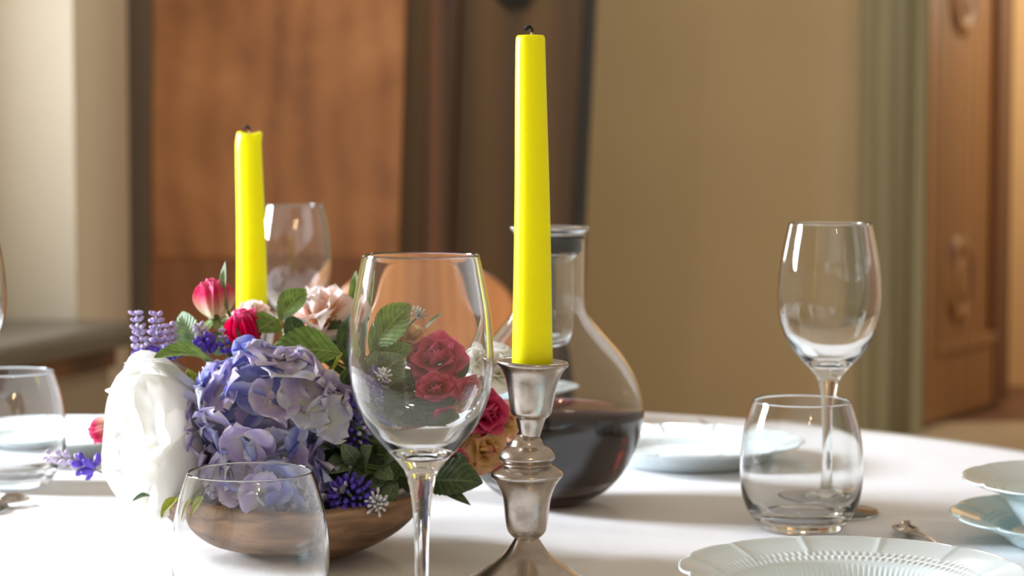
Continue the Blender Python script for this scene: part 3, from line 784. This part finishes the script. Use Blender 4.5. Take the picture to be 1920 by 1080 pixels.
M_LEAF = leaf_mat('rose_leaf_green', srgb(86, 116, 50), srgb(134, 164, 80), srgb(160, 180, 108))
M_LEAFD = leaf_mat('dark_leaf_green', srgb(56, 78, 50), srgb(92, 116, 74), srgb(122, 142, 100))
M_LEAFP = leaf_mat('pale_leaf_green', srgb(104, 138, 92), srgb(150, 180, 128), srgb(176, 198, 150))
M_LEAFS = leaf_mat('sage_leaf_green', srgb(92, 112, 84), srgb(136, 156, 118), srgb(170, 186, 148), 0.6)
M_LEAFY = leaf_mat('yellow_green_leaf', srgb(134, 146, 34), srgb(178, 182, 70), srgb(196, 196, 104))
M_STEM = plain('green_stem', srgb(86, 116, 58), 0.6, 0.15, 80)
M_STEMY = plain('yellow_green_stem', srgb(176, 182, 60), 0.6, 0.15, 80)
LM = {}
for nm, mt in (('g', M_LEAF), ('d', M_LEAFD), ('p', M_LEAFP), ('s', M_LEAFS), ('y', M_LEAFY)):
    LM[nm, 'w'] = leafmesh('leaf_' + nm + '_w', mt, 0.34, 0.5, 0.75, 0.35, 0.10, 0.035, 25)
    LM[nm, 'o'] = leafmesh('leaf_' + nm + '_o', mt, 0.21, 0.5, 0.7, 0.45, 0.12)
    LM[nm, 'n'] = leafmesh('leaf_' + nm + '_n', mt, 0.10, 0.45, 0.8, 0.5, 0.10)

def add_leaf(root, kind, A, B, nrm, wscale=1.0):
    """leaf from world point A (base) to B (tip), upper side towards nrm, parented to root (a translation only)"""
    x = (B - A); L = x.length; x.normalize()
    y = Vector(nrm).cross(x).normalized(); z = x.cross(y)
    M = Matrix(((x.x * L, y.x * L * wscale, z.x * L, A.x), (x.y * L, y.y * L * wscale, z.y * L, A.y), (x.z * L, y.z * L * wscale, z.z * L, A.z), (0, 0, 0, 1)))
    o = mk('leaf', LM[kind], root, root.matrix_world.inverted() @ M)
    return o

def stem_to(root, p, mat=None, rad=0.0016, end=None, bow=0.012):
    """stem in world space from p down into the foam"""
    inv = root.matrix_world.inverted()
    e = end or (CORE + (Vector(p) - CORE) * 0.25)
    mid = (Vector(p) + e) / 2 + Vector((0, 0, bow))
    return mk('stem', tube('stem', [inv @ q for q in bez(p, mid, e)], rad, mat or M_STEM, 7), root)

CAMV = Vector((0, -1, 0.1))
def sprig(label, leaves, mats='g', group='leaf sprays in the bouquet', name='leaf_spray', rad=0.0013, stem_mat=None):
    """leaves: (kind, (px,py,Y) base, (px,py,Y) tip, normal, width)"""
    A0 = W(*leaves[0][1])
    root = thing(name, label, 'leaves', A0, None, group)
    inv = Matrix.Translation(-A0)
    for kd, a, b_, nr, ws in leaves:
        A = W(*a); B = W(*b_)
        add_leaf(root, kd, A, B, nr, ws)
        if (A - A0).length > 1e-4:
            mk('stalk', tube('stalk', [inv @ q for q in bez(A, (A + A0) / 2 + Vector((0, 0.004, -0.004)), A0, 5)], rad * 0.8, stem_mat or M_STEM, 6), root)
    stem_to(root, A0, stem_mat, rad)
    return root

# ---- sepals shared by roses and buds
ME_SEPAL = leafmesh('sepal', leaf_mat('sepal_green', srgb(96, 124, 66), srgb(150, 172, 108), srgb(190, 204, 150)), 0.16, 0.3, 0.7, 0.4, -0.15)
def sepals(root, n, s, z0, tau, seed=0):
    rnd = random.Random(seed)
    for i in range(n):
        a = 2 * math.pi * i / n + rnd.uniform(-.2, .2); ta = tau + rnd.uniform(-.25, .25)
        M = Matrix.Rotation(a, 4, 'Z') @ Matrix.Translation((0.002, 0, z0)) @ Matrix.Rotation(-(math.pi / 2 - ta), 4, 'Y') @ Matrix.Diagonal((s, s, s, 1))
        mk('sepal', ME_SEPAL, root, M)

def facing(d):
    return Vector(d).normalized().to_track_quat('Z', 'Y')

def rose(name, label, pos, d, r, mat, group, rings=None, ruf=0.06, sep=True, cat='flower', seed=1, cup=0.55):
    """open bloom; r = overall radius; pos = base of the bloom"""
    rnd = random.Random(seed)
    root = thing(name, label, cat, pos, facing(d), group)
    P = [petal('petal', mat, 0.55, 0.62, 0.52, cup, 0.75, ruf, 5 + k, 0, 9, 9, seed * 10 + k, 0.05) for k in range(3)]
    Pi = [petal('petal', mat, 0.5, 0.6, 0.55, 0.85, -0.35, ruf * 0.8, 5, 0, 8, 9, seed * 10 + 5 + k) for k in range(2)]
    # (count, tau, length, halfwidth factor, rho0, z0, inner?)
    rings = rings or [(3, 0.06, 0.80, 0.65, 0.05, 0.12, 1), (4, 0.22, 0.88, 0.80, 0.10, 0.08, 1), (5, 0.50, 0.95, 0.95, 0.12, 0.04, 0), (5, 0.85, 1.0, 1.05, 0.13, 0.0, 0), (6, 1.20, 1.0, 1.1, 0.13, -0.03, 0)]
    off = rnd.uniform(0, 6.28)
    for n, ta, ln, wf_, r0, z0, inner in rings:
        off += 0.6
        for i in range(n):
            me = rnd.choice(Pi if inner else P)
            place(root, 'petal', me, off + 2 * math.pi * i / n + rnd.uniform(-.12, .12), r0 * r, z0 * r, ta + rnd.uniform(-.1, .1), r * ln * rnd.uniform(.93, 1.05), r * ln * wf_ * rnd.uniform(.9, 1.1), rnd.uniform(-.15, .15))
    if sep: sepals(root, 5, r * 0.8, -0.02 * r, 1.25, seed)
    stem_to(root, Vector(pos))
    return root

def bud(name, label, pos, d, L, R, mat, group, seed=1, open_=0.1, sep=True, seplen=0.9, septau=0.7):
    rnd = random.Random(seed)
    root = thing(name, label, 'flower', pos, facing(d), group)
    P = petal('petal', mat, 0.50, 0.52, 0.5, 0.95, -0.42, 0.015, 4, 0.0, 13, 13, seed)
    Q = petal('petal', mat, 0.50, 0.55, 0.5, 0.95, -0.22, 0.02, 4, 0.0, 13, 13, seed + 50)
    for k, (n, ta, rf, lf) in enumerate(((3, open_ * 0.5, 0.18, 1.0), (4, open_ * 1.8, 0.32, 1.02), (3, open_ * 2.6, 0.40, 0.98))):
        for i in range(n):
            place(root, 'petal', Q if k == 2 else P, k * 0.7 + 2 * math.pi * i / n + rnd.uniform(-.1, .1), rf * R, 0, ta, L * lf, R * 1.75, 0)
    me = lathe('calyx', crom([(0.0, -0.28 * R), (0.16 * R, -0.22 * R), (0.34 * R, -0.02 * R), (0.40 * R, 0.22 * R), (0.30 * R, 0.28 * R), (0.0, 0.25 * R)], 3), 16, M_STEM)
    mk('calyx', me, root)
    if sep: sepals(root, 5, L * seplen, 0.0, septau, seed)
    stem_to(root, Vector(pos))
    return root

# ---- petal materials
PM_WHITE = petal_mat('white_peony_petal', srgb(236, 236, 190), srgb(250, 249, 243), srgb(252, 251, 247), 0.40, 0.6, 0.1, (0.05, 0.45), 0.04)
PM_PINK = petal_mat('pink_rosebud_petal', srgb(246, 236, 204), srgb(238, 72, 128), srgb(246, 112, 160), 0.30, 0.5, 0.15, (0.15, 0.85))
PM_MAG = petal_mat('magenta_petal', srgb(214, 6, 62), srgb(226, 12, 84), srgb(246, 96, 156), 0.25, 0.5, 0.2, (0.1, 0.95))
PM_ROSE = petal_mat('raspberry_rose_petal', srgb(172, 30, 72), srgb(222, 60, 114), srgb(246, 108, 158), 0.25, 0.5, 0.25)
PM_PALE = petal_mat('pale_pink_petal', srgb(250, 218, 168), srgb(254, 230, 224), srgb(255, 248, 245), 0.4, 0.6, 0.3, (0.1, 0.8))
PM_PEACH = petal_mat('peach_petal', srgb(246, 214, 140), srgb(248, 222, 168), srgb(238, 164, 152), 0.35, 0.6, 0.35, (0.1, 0.9))

GR = 'flowers in the wooden bowl'
# ---- white peony (front left)
def peony(label, pos, d, r):
    root = thing('white_peony', label, 'flower', pos, facing(d), GR)
    rnd = random.Random(5)
    P = [petal('petal', PM_WHITE, 0.45, 0.60, 0.55, 0.55, 0.55, 0.03, 4, 0, 13, 13, k, 0.06) for k in range(3)]
    Pi = [petal('petal', PM_WHITE, 0.42, 0.58, 0.58, 0.8, -0.55, 0.025, 4, 0, 13, 13, 9 + k) for k in range(2)]
    off = 0.4
    for n, ta, ln, wf_, r0, z0, inner in ((4, 0.05, 0.85, 0.75, 0.08, 0.1, 1), (5, 0.32, 0.95, 1.0, 0.12, 0.06, 1), (5, 0.62, 1.0, 1.2, 0.14, 0.0, 1), (6, 0.95, 0.95, 1.25, 0.14, -0.02, 1)):
        off += 0.55
        for i in range(n):
            place(root, 'petal', rnd.choice(Pi if inner else P), off + 2 * math.pi * i / n + rnd.uniform(-.1, .1), r0 * r, z0 * r, ta + rnd.uniform(-.08, .08), r * ln * rnd.uniform(.95, 1.05), r * ln * wf_ * rnd.uniform(.95, 1.1), rnd.uniform(-.1, .1))
    sepals(root, 5, r * 0.5, -0.05 * r, 1.4, 4)
    stem_to(root, Vector(pos))
    return root
peony('large white peony at the left of the bouquet', W(414, 812, 1.468), (-0.88, -0.42, 0.02), 0.077)

# ---- hydrangea
HPM = [petal_mat('hydrangea_petal_lilac', srgb(204, 194, 190), srgb(166, 156, 216), srgb(232, 228, 246), 0.3, 0.55, 0.5, (0.05, 0.8)),
       petal_mat('hydrangea_petal_blue', srgb(164, 172, 200), srgb(118, 126, 208), srgb(204, 210, 242), 0.3, 0.55, 0.5, (0.05, 0.8)),
       petal_mat('hydrangea_petal_mauve', srgb(214, 208, 196), srgb(182, 166, 216), srgb(232, 224, 242), 0.3, 0.55, 0.5, (0.05, 0.8)),
       petal_mat('hydrangea_petal_grey', srgb(222, 222, 206), srgb(192, 194, 228), srgb(238, 238, 247), 0.3, 0.55, 0.5, (0.05, 0.8))]
HP = []
for mi, mt in enumerate(HPM):
    for k in range(3):
        HP.append(petal('petal', mt, 0.5, 0.62, 0.62, 0.10, 0.55 + 0.25 * k, 0.13, 5 + k, 0, 9, 9, mi * 7 + k, 0.08))
M_FEYE = plain('floret_eye', srgb(120, 130, 190), 0.6, 0.2, 300)
ME_EYE = lathe('floret_eye', crom([(0, -0.0012), (0.0011, -0.0006), (0.0013, 0.0004), (0.0007, 0.0013), (0, 0.0015)], 3), 10, M_FEYE)
def hydrangea(label, C, rad, axis, n, cut, s, seed, keep=None):
    root = thing('blue_hydrangea', label, 'flower', C, None, GR)
    rnd = random.Random(seed)
    ax_ = Vector(axis).normalized()
    ga = math.pi * (3 - math.sqrt(5)); cnt = 0
    for i in range(n):
        y = 1 - 2 * (i + 0.5) / n
        a = ga * i
        q = Vector((math.sqrt(1 - y * y) * math.cos(a), math.sqrt(1 - y * y) * math.sin(a), y))
        if q.dot(ax_) < cut: continue
        jit = rnd.uniform(0.84, 1.08)
        p = Vector((q.x * rad[0], q.y * rad[1], q.z * rad[2])) * jit
        nn = (q + Vector((rnd.uniform(-.45, .45), rnd.uniform(-.45, .45), rnd.uniform(-.45, .45)))).normalized()
        M = Matrix.Translation(p) @ nn.to_track_quat('Z', 'Y').to_matrix().to_4x4() @ Matrix.Rotation(rnd.uniform(0, 6.28), 4, 'Z')
        fl = mk('floret', ME_EYE, root, M)
        mi = rnd.choices(range(4), (4, 4, 3, 3))[0]
        for j in range(4):
            place(fl, 'petal', HP[mi * 3 + rnd.randrange(3)], j * math.pi / 2 + rnd.uniform(-.15, .15), 0.0008, -0.0005, 1.0 + rnd.uniform(-.25, .25), s * rnd.uniform(.88, 1.12), s * rnd.uniform(.9, 1.15), rnd.uniform(-.25, .25))
        cnt += 1
    inv = Matrix.Translation(-Vector(C))
    core = lathe('flower_head_core', crom([(0, -rad[2] * .72), (rad[0] * .5, -rad[2] * .5), (rad[0] * .72, 0), (rad[0] * .5, rad[2] * .5), (0, rad[2] * .72)], 4), 24, M_STEM)
    mk('flower_head_core', core, root)
    stem_to(root, Vector(C))
    return root
hydrangea('large lilac-blue hydrangea head in the middle of the bouquet', W(505, 780, 1.435), (0.048, 0.043, 0.040), (-0.05, -0.75, 0.45), 80, -0.15, 0.0205, 3)
hydrangea('second lilac-blue hydrangea hanging over the bowl rim behind the foreground tumbler', W(505, 910, 1.425), (0.047, 0.040, 0.026), (0.0, -0.95, -0.25), 72, 0.0, 0.0190, 8)

# ---- rosebuds and roses
GB = 'rosebuds in the bouquet'
bud('pink_rosebud', 'pink rosebud with a cream base, topmost at the left of the bouquet', W(404, 596, 1.51), (-0.12, -0.05, 1), 0.0285, 0.0130, PM_PINK, GB, 3, 0.08, True, 0.8, 1.9)
bud('magenta_rosebud', 'bright magenta rosebud in front of the shorter candle', W(468, 650, 1.48), (-0.18, -0.2, 1), 0.0275, 0.0122, PM_MAG, GB, 6, 0.10, True, 0.75, 0.3)
bud('pink_rosebud', 'pink bud peeking out behind the white peony at the far left', W(214, 798, 1.54), (-0.85, -0.1, -0.35), 0.019, 0.0085, PM_PINK, GB, 9, 0.12, False)
GRO = 'open roses in the bouquet'
rose('magenta_rose', 'magenta rose half hidden behind the top of the hydrangea', W(492, 680, 1.475), (-0.1, -0.3, 1), 0.016, PM_MAG, GRO, seed=2)
rose('pale_pink_rose', 'small pale pink rose in front of the foot of the shorter candle', W(474, 598, 1.545), (0, -0.4, 1), 0.015, PM_PALE, GRO, seed=12)
rose('pale_pink_rose', 'large ruffled pale pink rose at the top of the bouquet', W(606, 606, 1.52), (-0.38, -0.42, 0.85), 0.0285, PM_PALE, GRO, ruf=0.20, seed=4)
rose('raspberry_rose', 'raspberry red rose seen through the foreground wine glass', W(828, 690, 1.50), (-0.22, -0.78, 0.50), 0.0255, PM_ROSE, GRO, ruf=0.08, seed=5)
rose('raspberry_rose', 'raspberry rose between the wine glass and the candlestick', W(905, 775, 1.475), (0.35, -0.85, 0.2), 0.0185, PM_ROSE, GRO, seed=6)
rose('raspberry_rose', 'small raspberry rose low at the right, beside the stem of the wine glass', W(848, 866, 1.455), (0.25, -0.9, -0.1), 0.0115, PM_ROSE, GRO, seed=7)
rose('raspberry_rose', 'lower raspberry rose behind the bulge of the wine glass bowl', W(822, 762, 1.475), (0.05, -0.9, 0.1), 0.0185, PM_ROSE, GRO, seed=17)
rose('peach_rose', 'yellow-peach rose behind the leaf inside the wine glass outline', W(760, 640, 1.52), (0.0, -0.5, 0.8), 0.017, PM_PEACH, GRO, seed=8)
rose('peach_rose', 'peach rose low at the right beside the candlestick', W(905, 842, 1.475), (0.45, -0.85, 0.05), 0.0185, PM_PEACH, GRO, seed=9)
rose('peach_rose', 'yellowish peach rose just left of the candlestick cup', W(940, 790, 1.50), (0.5, -0.8, 0.3), 0.0145, PM_PEACH, GRO, seed=10)
rose('white_rose', 'white rose behind the cup of the silver candlestick', W(932, 700, 1.525), (0.3, -0.7, 0.55), 0.0220, PM_WHITE, GRO, seed=11)

# ---- leaves
U = Vector((0, -0.5, 0.9)); FR = Vector((0, -1, 0.25)); FL = Vector((-0.35, -0.9, 0.35))
sprig('broad serrated rose leaf arching just above the hydrangea', [
    (('g', 'w'), (640, 662, 1.455), (503, 664, 1.45), (0.05, -0.75, 0.65), 0.95)], stem_mat=M_STEMY)
sprig('pair of rounded leaves between the magenta rosebud and the pale pink rose', [
    (('g', 'w'), (524, 600, 1.49), (574, 542, 1.50), (-0.3, -0.9, 0.3), 1.0),
    (('g', 'w'), (520, 598, 1.485), (482, 622, 1.47), (-0.2, -0.95, 0.2), 1.5)], stem_mat=M_STEMY)
sprig('big green leaf standing up behind the bowl of the foreground wine glass', [
    (('g', 'w'), (688, 652, 1.47), (768, 566, 1.47), (-0.25, -0.93, 0.25), 1.0),
    (('g', 'o'), (690, 690, 1.47), (680, 600, 1.48), (-0.1, -1, 0.1), 0.8),
    (('g', 'w'), (700, 690, 1.475), (772, 650, 1.475), (0.0, -0.9, 0.4), 0.9)])
sprig('grey-green scalloped leaf in the shade inside the wine glass outline', [
    (('s', 'w'), (690, 735, 1.46), (752, 672, 1.455), (0, -0.95, 0.3), 1.5),
    (('s', 'w'), (700, 740, 1.465), (690, 660, 1.455), (0, -0.95, 0.3), 1.1)])
sprig('pale green rounded leaf behind the lavender at the left', [
    (('p', 'w'), (372, 662, 1.50), (342, 584, 1.51), (-0.3, -0.9, 0.2), 0.9)])
sprig('dark green leaf over the top of the white peony with a yellowish leaf below', [
    (('g', 'o'), (402, 680, 1.445), (288, 672, 1.415), (0.0, -0.55, 0.85), 0.95),
    (('y', 'w'), (412, 775, 1.475), (352, 690, 1.465), (-0.5, -0.8, 0.2), 1.0)])
sprig('narrow dark leaf upright at the left edge of the wine glass', [
    (('d', 'o'), (652, 690, 1.475), (660, 588, 1.49), (-0.4, -0.9, 0), 0.8)])
sprig('small green bud leaf poking up left of the wine glass rim', [
    (('g', 'n'), (664, 590, 1.52), (669, 506, 1.53), (-0.3, -0.95, 0), 1.0)])
sprig('slender pointed leaf beside the topmost pink rosebud', [
    (('p', 'n'), (428, 585, 1.505), (424, 488, 1.51), (-0.5, -0.8, 0), 0.9)])
sprig('broad dark green leaf hanging low at the right of the bouquet', [
    (('d', 'w'), (795, 905, 1.45), (906, 908, 1.43), (0.05, -0.75, 0.6), 1.0),
    (('d', 'n'), (795, 910, 1.445), (884, 950, 1.42), (0.0, -0.6, 0.8), 1.2),
    (('d', 'w'), (830, 880, 1.46), (880, 862, 1.44), (0.1, -0.8, 0.5), 0.8)])
sprig('thin pale blade of grass curving up behind the raspberry rose', [
    (('s', 'n'), (796, 620, 1.53), (838, 582, 1.53), (-0.6, -0.8, 0.4), 0.8)])
sprig('two yellow-green leaves sticking out under the white peony over the bowl rim', [
    (('y', 'o'), (335, 932, 1.385), (302, 972, 1.365), (-0.2, -0.9, 0.4), 0.7),
    (('y', 'o'), (370, 930, 1.385), (340, 968, 1.365), (-0.1, -0.9, 0.4), 0.7)])
sprig('small green leaf tip under the left side of the white bloom', [
    (('d', 'n'), (285, 930, 1.42), (248, 940, 1.40), (0, -0.7, 0.7), 1.2)])
sprig('tiny olive leaf tip above the left side of the white peony', [
    (('y', 'n'), (225, 790, 1.53), (205, 750, 1.54), (0, -0.9, 0.3), 1.1)])
# sage sprays in the shade at the lower middle
sage = [((625, 850), (590, 838)), ((640, 850), (612, 822)), ((660, 870), (610, 888)), ((672, 870), (640, 830)), ((690, 880), (700, 836)),
        ((690, 884), (662, 906)), ((708, 880), (738, 900)), ((720, 876), (752, 850)), ((735, 900), (700, 925)), ((742, 902), (722, 952))]
sprig('spray of sage green leaves under the hydrangea left of the wine glass stem', [
    (('s', 'o'), (a[0], a[1], 1.425 + 0.004 * (i % 3)), (c_[0], c_[1], 1.405 + 0.006 * (i % 2)), (random.uniform(-.4, .4), -0.8, 0.6), 1.25) for i, (a, c_) in enumerate(sage)])
sage2 = [((760, 850), (738, 905)), ((770, 840), (800, 868)), ((765, 830), (730, 822)), ((775, 880), (812, 902)), ((700, 850), (668, 812)), ((745, 815), (770, 788)), ((650, 800), (632, 750)), ((700, 800), (735, 770))]
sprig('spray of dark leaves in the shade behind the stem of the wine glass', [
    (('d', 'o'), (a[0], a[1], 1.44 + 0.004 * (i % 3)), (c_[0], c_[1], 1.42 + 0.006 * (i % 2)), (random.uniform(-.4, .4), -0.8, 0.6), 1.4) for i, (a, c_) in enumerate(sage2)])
back = [((560, 640), (540, 590)), ((620, 650), (640, 600)), ((420, 660), (380, 630)), ((700, 720), (730, 640)), ((450, 700), (440, 640)), ((780, 720), (800, 650)), ((860, 740), (900, 690)), ((880, 800), (935, 770)), ((780, 800), (850, 800)), ((870, 850), (935, 880)), ((760, 760), (700, 780)), ((640, 740), (680, 700)), ((660, 780), (640, 700))]
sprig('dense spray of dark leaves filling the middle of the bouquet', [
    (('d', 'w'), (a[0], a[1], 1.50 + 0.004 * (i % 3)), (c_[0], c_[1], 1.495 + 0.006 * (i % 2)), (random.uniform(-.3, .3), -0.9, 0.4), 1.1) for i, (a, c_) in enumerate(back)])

fill = [((700, 800), (640, 760)), ((720, 810), (690, 730)), ((740, 820), (760, 740)), ((750, 830), (690, 850)), ((760, 820), (830, 790)), ((770, 840), (850, 850)), ((720, 850), (650, 870)), ((790, 800), (880, 830)),
        ((730, 770), (650, 720)), ((800, 780), (860, 720)), ((810, 830), (890, 880)), ((780, 870), (700, 900)), ((760, 860), (790, 930)), ((690, 830), (630, 830)), ((830, 800), (920, 750)), ((700, 880), (640, 900)), ((800, 860), (860, 900)), ((740, 790), (740, 700))]
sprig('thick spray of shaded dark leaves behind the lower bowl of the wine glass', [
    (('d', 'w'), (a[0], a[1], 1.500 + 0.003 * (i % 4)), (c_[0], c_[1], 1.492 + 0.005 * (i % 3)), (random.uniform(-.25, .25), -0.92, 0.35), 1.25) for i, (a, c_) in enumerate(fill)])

# ---- lavender and small flowers
M_LAV = plain('lilac_lavender_bud', srgb(188, 174, 216), 0.6, 0.18, 200)
M_LAVP = plain('pale_lavender_bud', srgb(196, 184, 208), 0.6, 0.15, 200)
M_VIO = plain('violet_floret', srgb(92, 64, 184), 0.5, 0.25, 200)
M_VIOD = plain('deep_violet_floret', srgb(74, 52, 160), 0.5, 0.25, 200)
M_WFL = plain('white_filler_floret', srgb(222, 222, 226), 0.6, 0.05, 200)
M_GREYST = plain('grey_green_stalk', srgb(150, 146, 140), 0.7, 0.2, 200)
def blob(name, mat, r, h, n=8):
    return lathe(name, crom([(0, 0), (r * 0.75, h * 0.18), (r, h * 0.5), (r * 0.8, h * 0.82), (0, h)], 2), n, mat)
def whorl(name, mat, n, rad, r, h, seed):
    rnd = random.Random(seed); bm = blob('b', mat, r, h, 7)
    V, Fc = [], []
    for i in range(n):
        a = 2 * math.pi * i / n + rnd.uniform(-.3, .3)
        M = Matrix.Rotation(a, 4, 'Z') @ Matrix.Translation((0, rad * 0.4, rnd.uniform(-.0008, .0008))) @ Matrix.Rotation(-rnd.uniform(0.7, 1.2), 4, 'X') @ Matrix.Scale(rnd.uniform(.8, 1.15), 4)
        b0 = len(V); V += [M @ q.co for q in bm.vertices]; Fc += [tuple(b0 + x for x in p.vertices) for p in bm.polygons]
    return mesh(name, [tuple(x) for x in V], Fc, mat)
ME_WH = [whorl('whorl', M_LAV, 6, 0.003, 0.0012, 0.0042, k) for k in range(2)] + [whorl('whorl', M_LAVP, 6, 0.003, 0.0012, 0.0042, 4), whorl('whorl', M_VIO, 5, 0.003, 0.0015, 0.0062, 5)]
GL = 'lavender sprigs in the bouquet'
def lavender(label, base, tip, n, kinds, bow=(0, 0, 0), s=1.0):
    A, B = W(*base), W(*tip)
    root = thing('lavender_sprig', label, 'flower', A, None, GL)
    pts = bez(A, (A + B) / 2 + Vector(bow), B, 12)
    mk('stalk', tube('stalk', [q - A for q in pts], 0.0008, M_GREYST, 6), root)
    rnd = random.Random(int(base[0] * 7 + tip[1]))
    for i in range(n):
        tt = i / max(1, n - 1)
        k_ = 0.12 + 0.88 * tt
        idx = min(11, int(k_ * 12)); p = pts[idx].lerp(pts[idx + 1], k_ * 12 - idx)
        dr = (pts[idx + 1] - pts[idx]).normalized()
        M = Matrix.Translation(p - A) @ dr.to_track_quat('Z', 'Y').to_matrix().to_4x4() @ Matrix.Rotation(rnd.uniform(0, 6), 4, 'Z') @ Matrix.Scale(s * (1.1 - 0.35 * tt), 4)
        mk('whorl', ME_WH[kinds[min(len(kinds) - 1, int(tt * len(kinds)))]], root, M)
    stem_to(root, A, M_GREYST, 0.0009)
    return root
lavender('leftmost upright lavender sprig above the white peony', (272, 690, 1.49), (257, 590, 1.49), 8, [3, 2, 0, 1, 0], s=1.45)
lavender('lavender sprig just right of the leftmost one above the peony', (303, 690, 1.495), (293, 592, 1.50), 8, [3, 1, 0, 1, 0], s=1.5)
lavender('shorter lavender sprig in front of the pale green leaf', (330, 680, 1.49), (318, 612, 1.49), 6, [3, 2, 1, 0, 0], s=1.4)
lavender('drooping lavender sprig reaching over the cloth at the far left', (190, 886, 1.50), (92, 856, 1.52), 6, [3, 3, 2, 2, 2], (0, 0, 0.004), 1.5)
lavender('small lavender sprig between the pale leaf and the rosebuds', (392, 668, 1.475), (372, 612, 1.48), 6, [3, 3, 2, 2], s=1.4)
lavender('short violet lavender tip below the pink rosebud', (425, 668, 1.47), (418, 622, 1.475), 4, [3, 3, 0], s=0.9)
ME_BELL = [blob('floret', M_VIO, 0.0016, 0.0064, 7), blob('floret', M_VIOD, 0.0016, 0.0060, 7), blob('floret', M_LAV, 0.0014, 0.0052, 7)]
def violet(label, C, axis, rx, rz, n, seed, kinds=(0, 0, 0, 1, 1, 2)):
    root = thing('violet_flower_spike', label, 'flower', C, facing(axis), 'violet flower spikes in the bouquet')
    rnd = random.Random(seed)
    ga = math.pi * (3 - math.sqrt(5))
    for i in range(n):
        z = -1 + 2 * (i + .5) / n; rr2 = math.sqrt(1 - z * z) * 0.8 + 0.15
        a = ga * i
        q = Vector((rr2 * math.cos(a) * rx * 0.65, rr2 * math.sin(a) * rx * 0.65, z * rz))
        nn = Vector((math.cos(a), math.sin(a), 0.25 + 0.9 * z)).normalized()
        mk('floret', ME_BELL[rnd.choice(kinds)], root, Matrix.Translation(q) @ nn.to_track_quat('Z', 'Y').to_matrix().to_4x4() @ Matrix.Scale(rnd.uniform(.8, 1.2), 4))
    stem_to(root, Vector(C), M_STEM, 0.0012)
    return root
violet('upright violet flower spike beside the left edge of the wine glass bowl', W(668, 793, 1.43), (0.05, 0, 1), 0.0105, 0.0165, 78, 1)
violet('violet flower cluster drooping over the bowl rim in the middle', W(660, 932, 1.40), (-0.3, -0.6, 0.3), 0.0165, 0.0120, 90, 2)
violet('faint violet flower cluster at the lower left inside the wine glass outline', W(690, 745, 1.445), (0.2, -0.4, 1), 0.010, 0.012, 46, 3, (2, 2, 0))
def filler(label, C, axis, s, n, seed, mat):
    root = thing('white_filler_flower', label, 'flower', C, facing(axis), 'small white filler flowers')
    rnd = random.Random(seed)
    me = tube('floret', [(0, 0, 0), (0, 0, 0.6), (0, 0, 0.85), (0, 0, 1.0)], [0.045, 0.055, 0.12, 0.05], mat, 7)
    for i in range(n):
        a = 2.4 * i; ta = 0.25 + 1.15 * (i / n)
        M = Matrix.Rotation(a, 4, 'Z') @ Matrix.Rotation(ta, 4, 'X') @ Matrix.Scale(s * rnd.uniform(.75, 1.1), 4)
        mk('floret', me, root, M)
    stem_to(root, Vector(C), M_STEM, 0.001)
    return root
filler('small starry white filler flower on the bowl rim beside the violet cluster', W(708, 945, 1.395), (0.1, -0.9, 0.4), 0.0105, 22, 1, M_WFL)
filler('small starry white filler flower at the left inside the wine glass outline', W(708, 724, 1.43), (0.1, -0.9, 0.5), 0.0090, 20, 2, M_WFL)
filler('pale grey-white filler flower at the tip of the big leaf inside the wine glass outline', W(784, 590, 1.51), (0.1, -0.7, 0.7), 0.0085, 20, 3, plain('grey_white_floret', srgb(186, 190, 190), 0.7, 0.1, 200))

# ---- fallen petal on the far side of the cloth
PM_FALL = petal_mat('dry_red_petal', srgb(120, 50, 40), srgb(160, 80, 70), None, 0.2)
fp = mk('fallen_petal', petal('fallen_petal', PM_FALL, 0.5, 0.5, 0.28, 0.4, 0.3, 0.02), loc=W(1352, 806, 2.13))
fp.location.z = TABLE + 0.002
fp.scale = (0.03, 0.03, 0.024)
fp.rotation_euler = (math.radians(78), 0, math.radians(-88))
tag(fp, 'small reddish-brown petal lying on the cloth near the far table edge', 'petal')
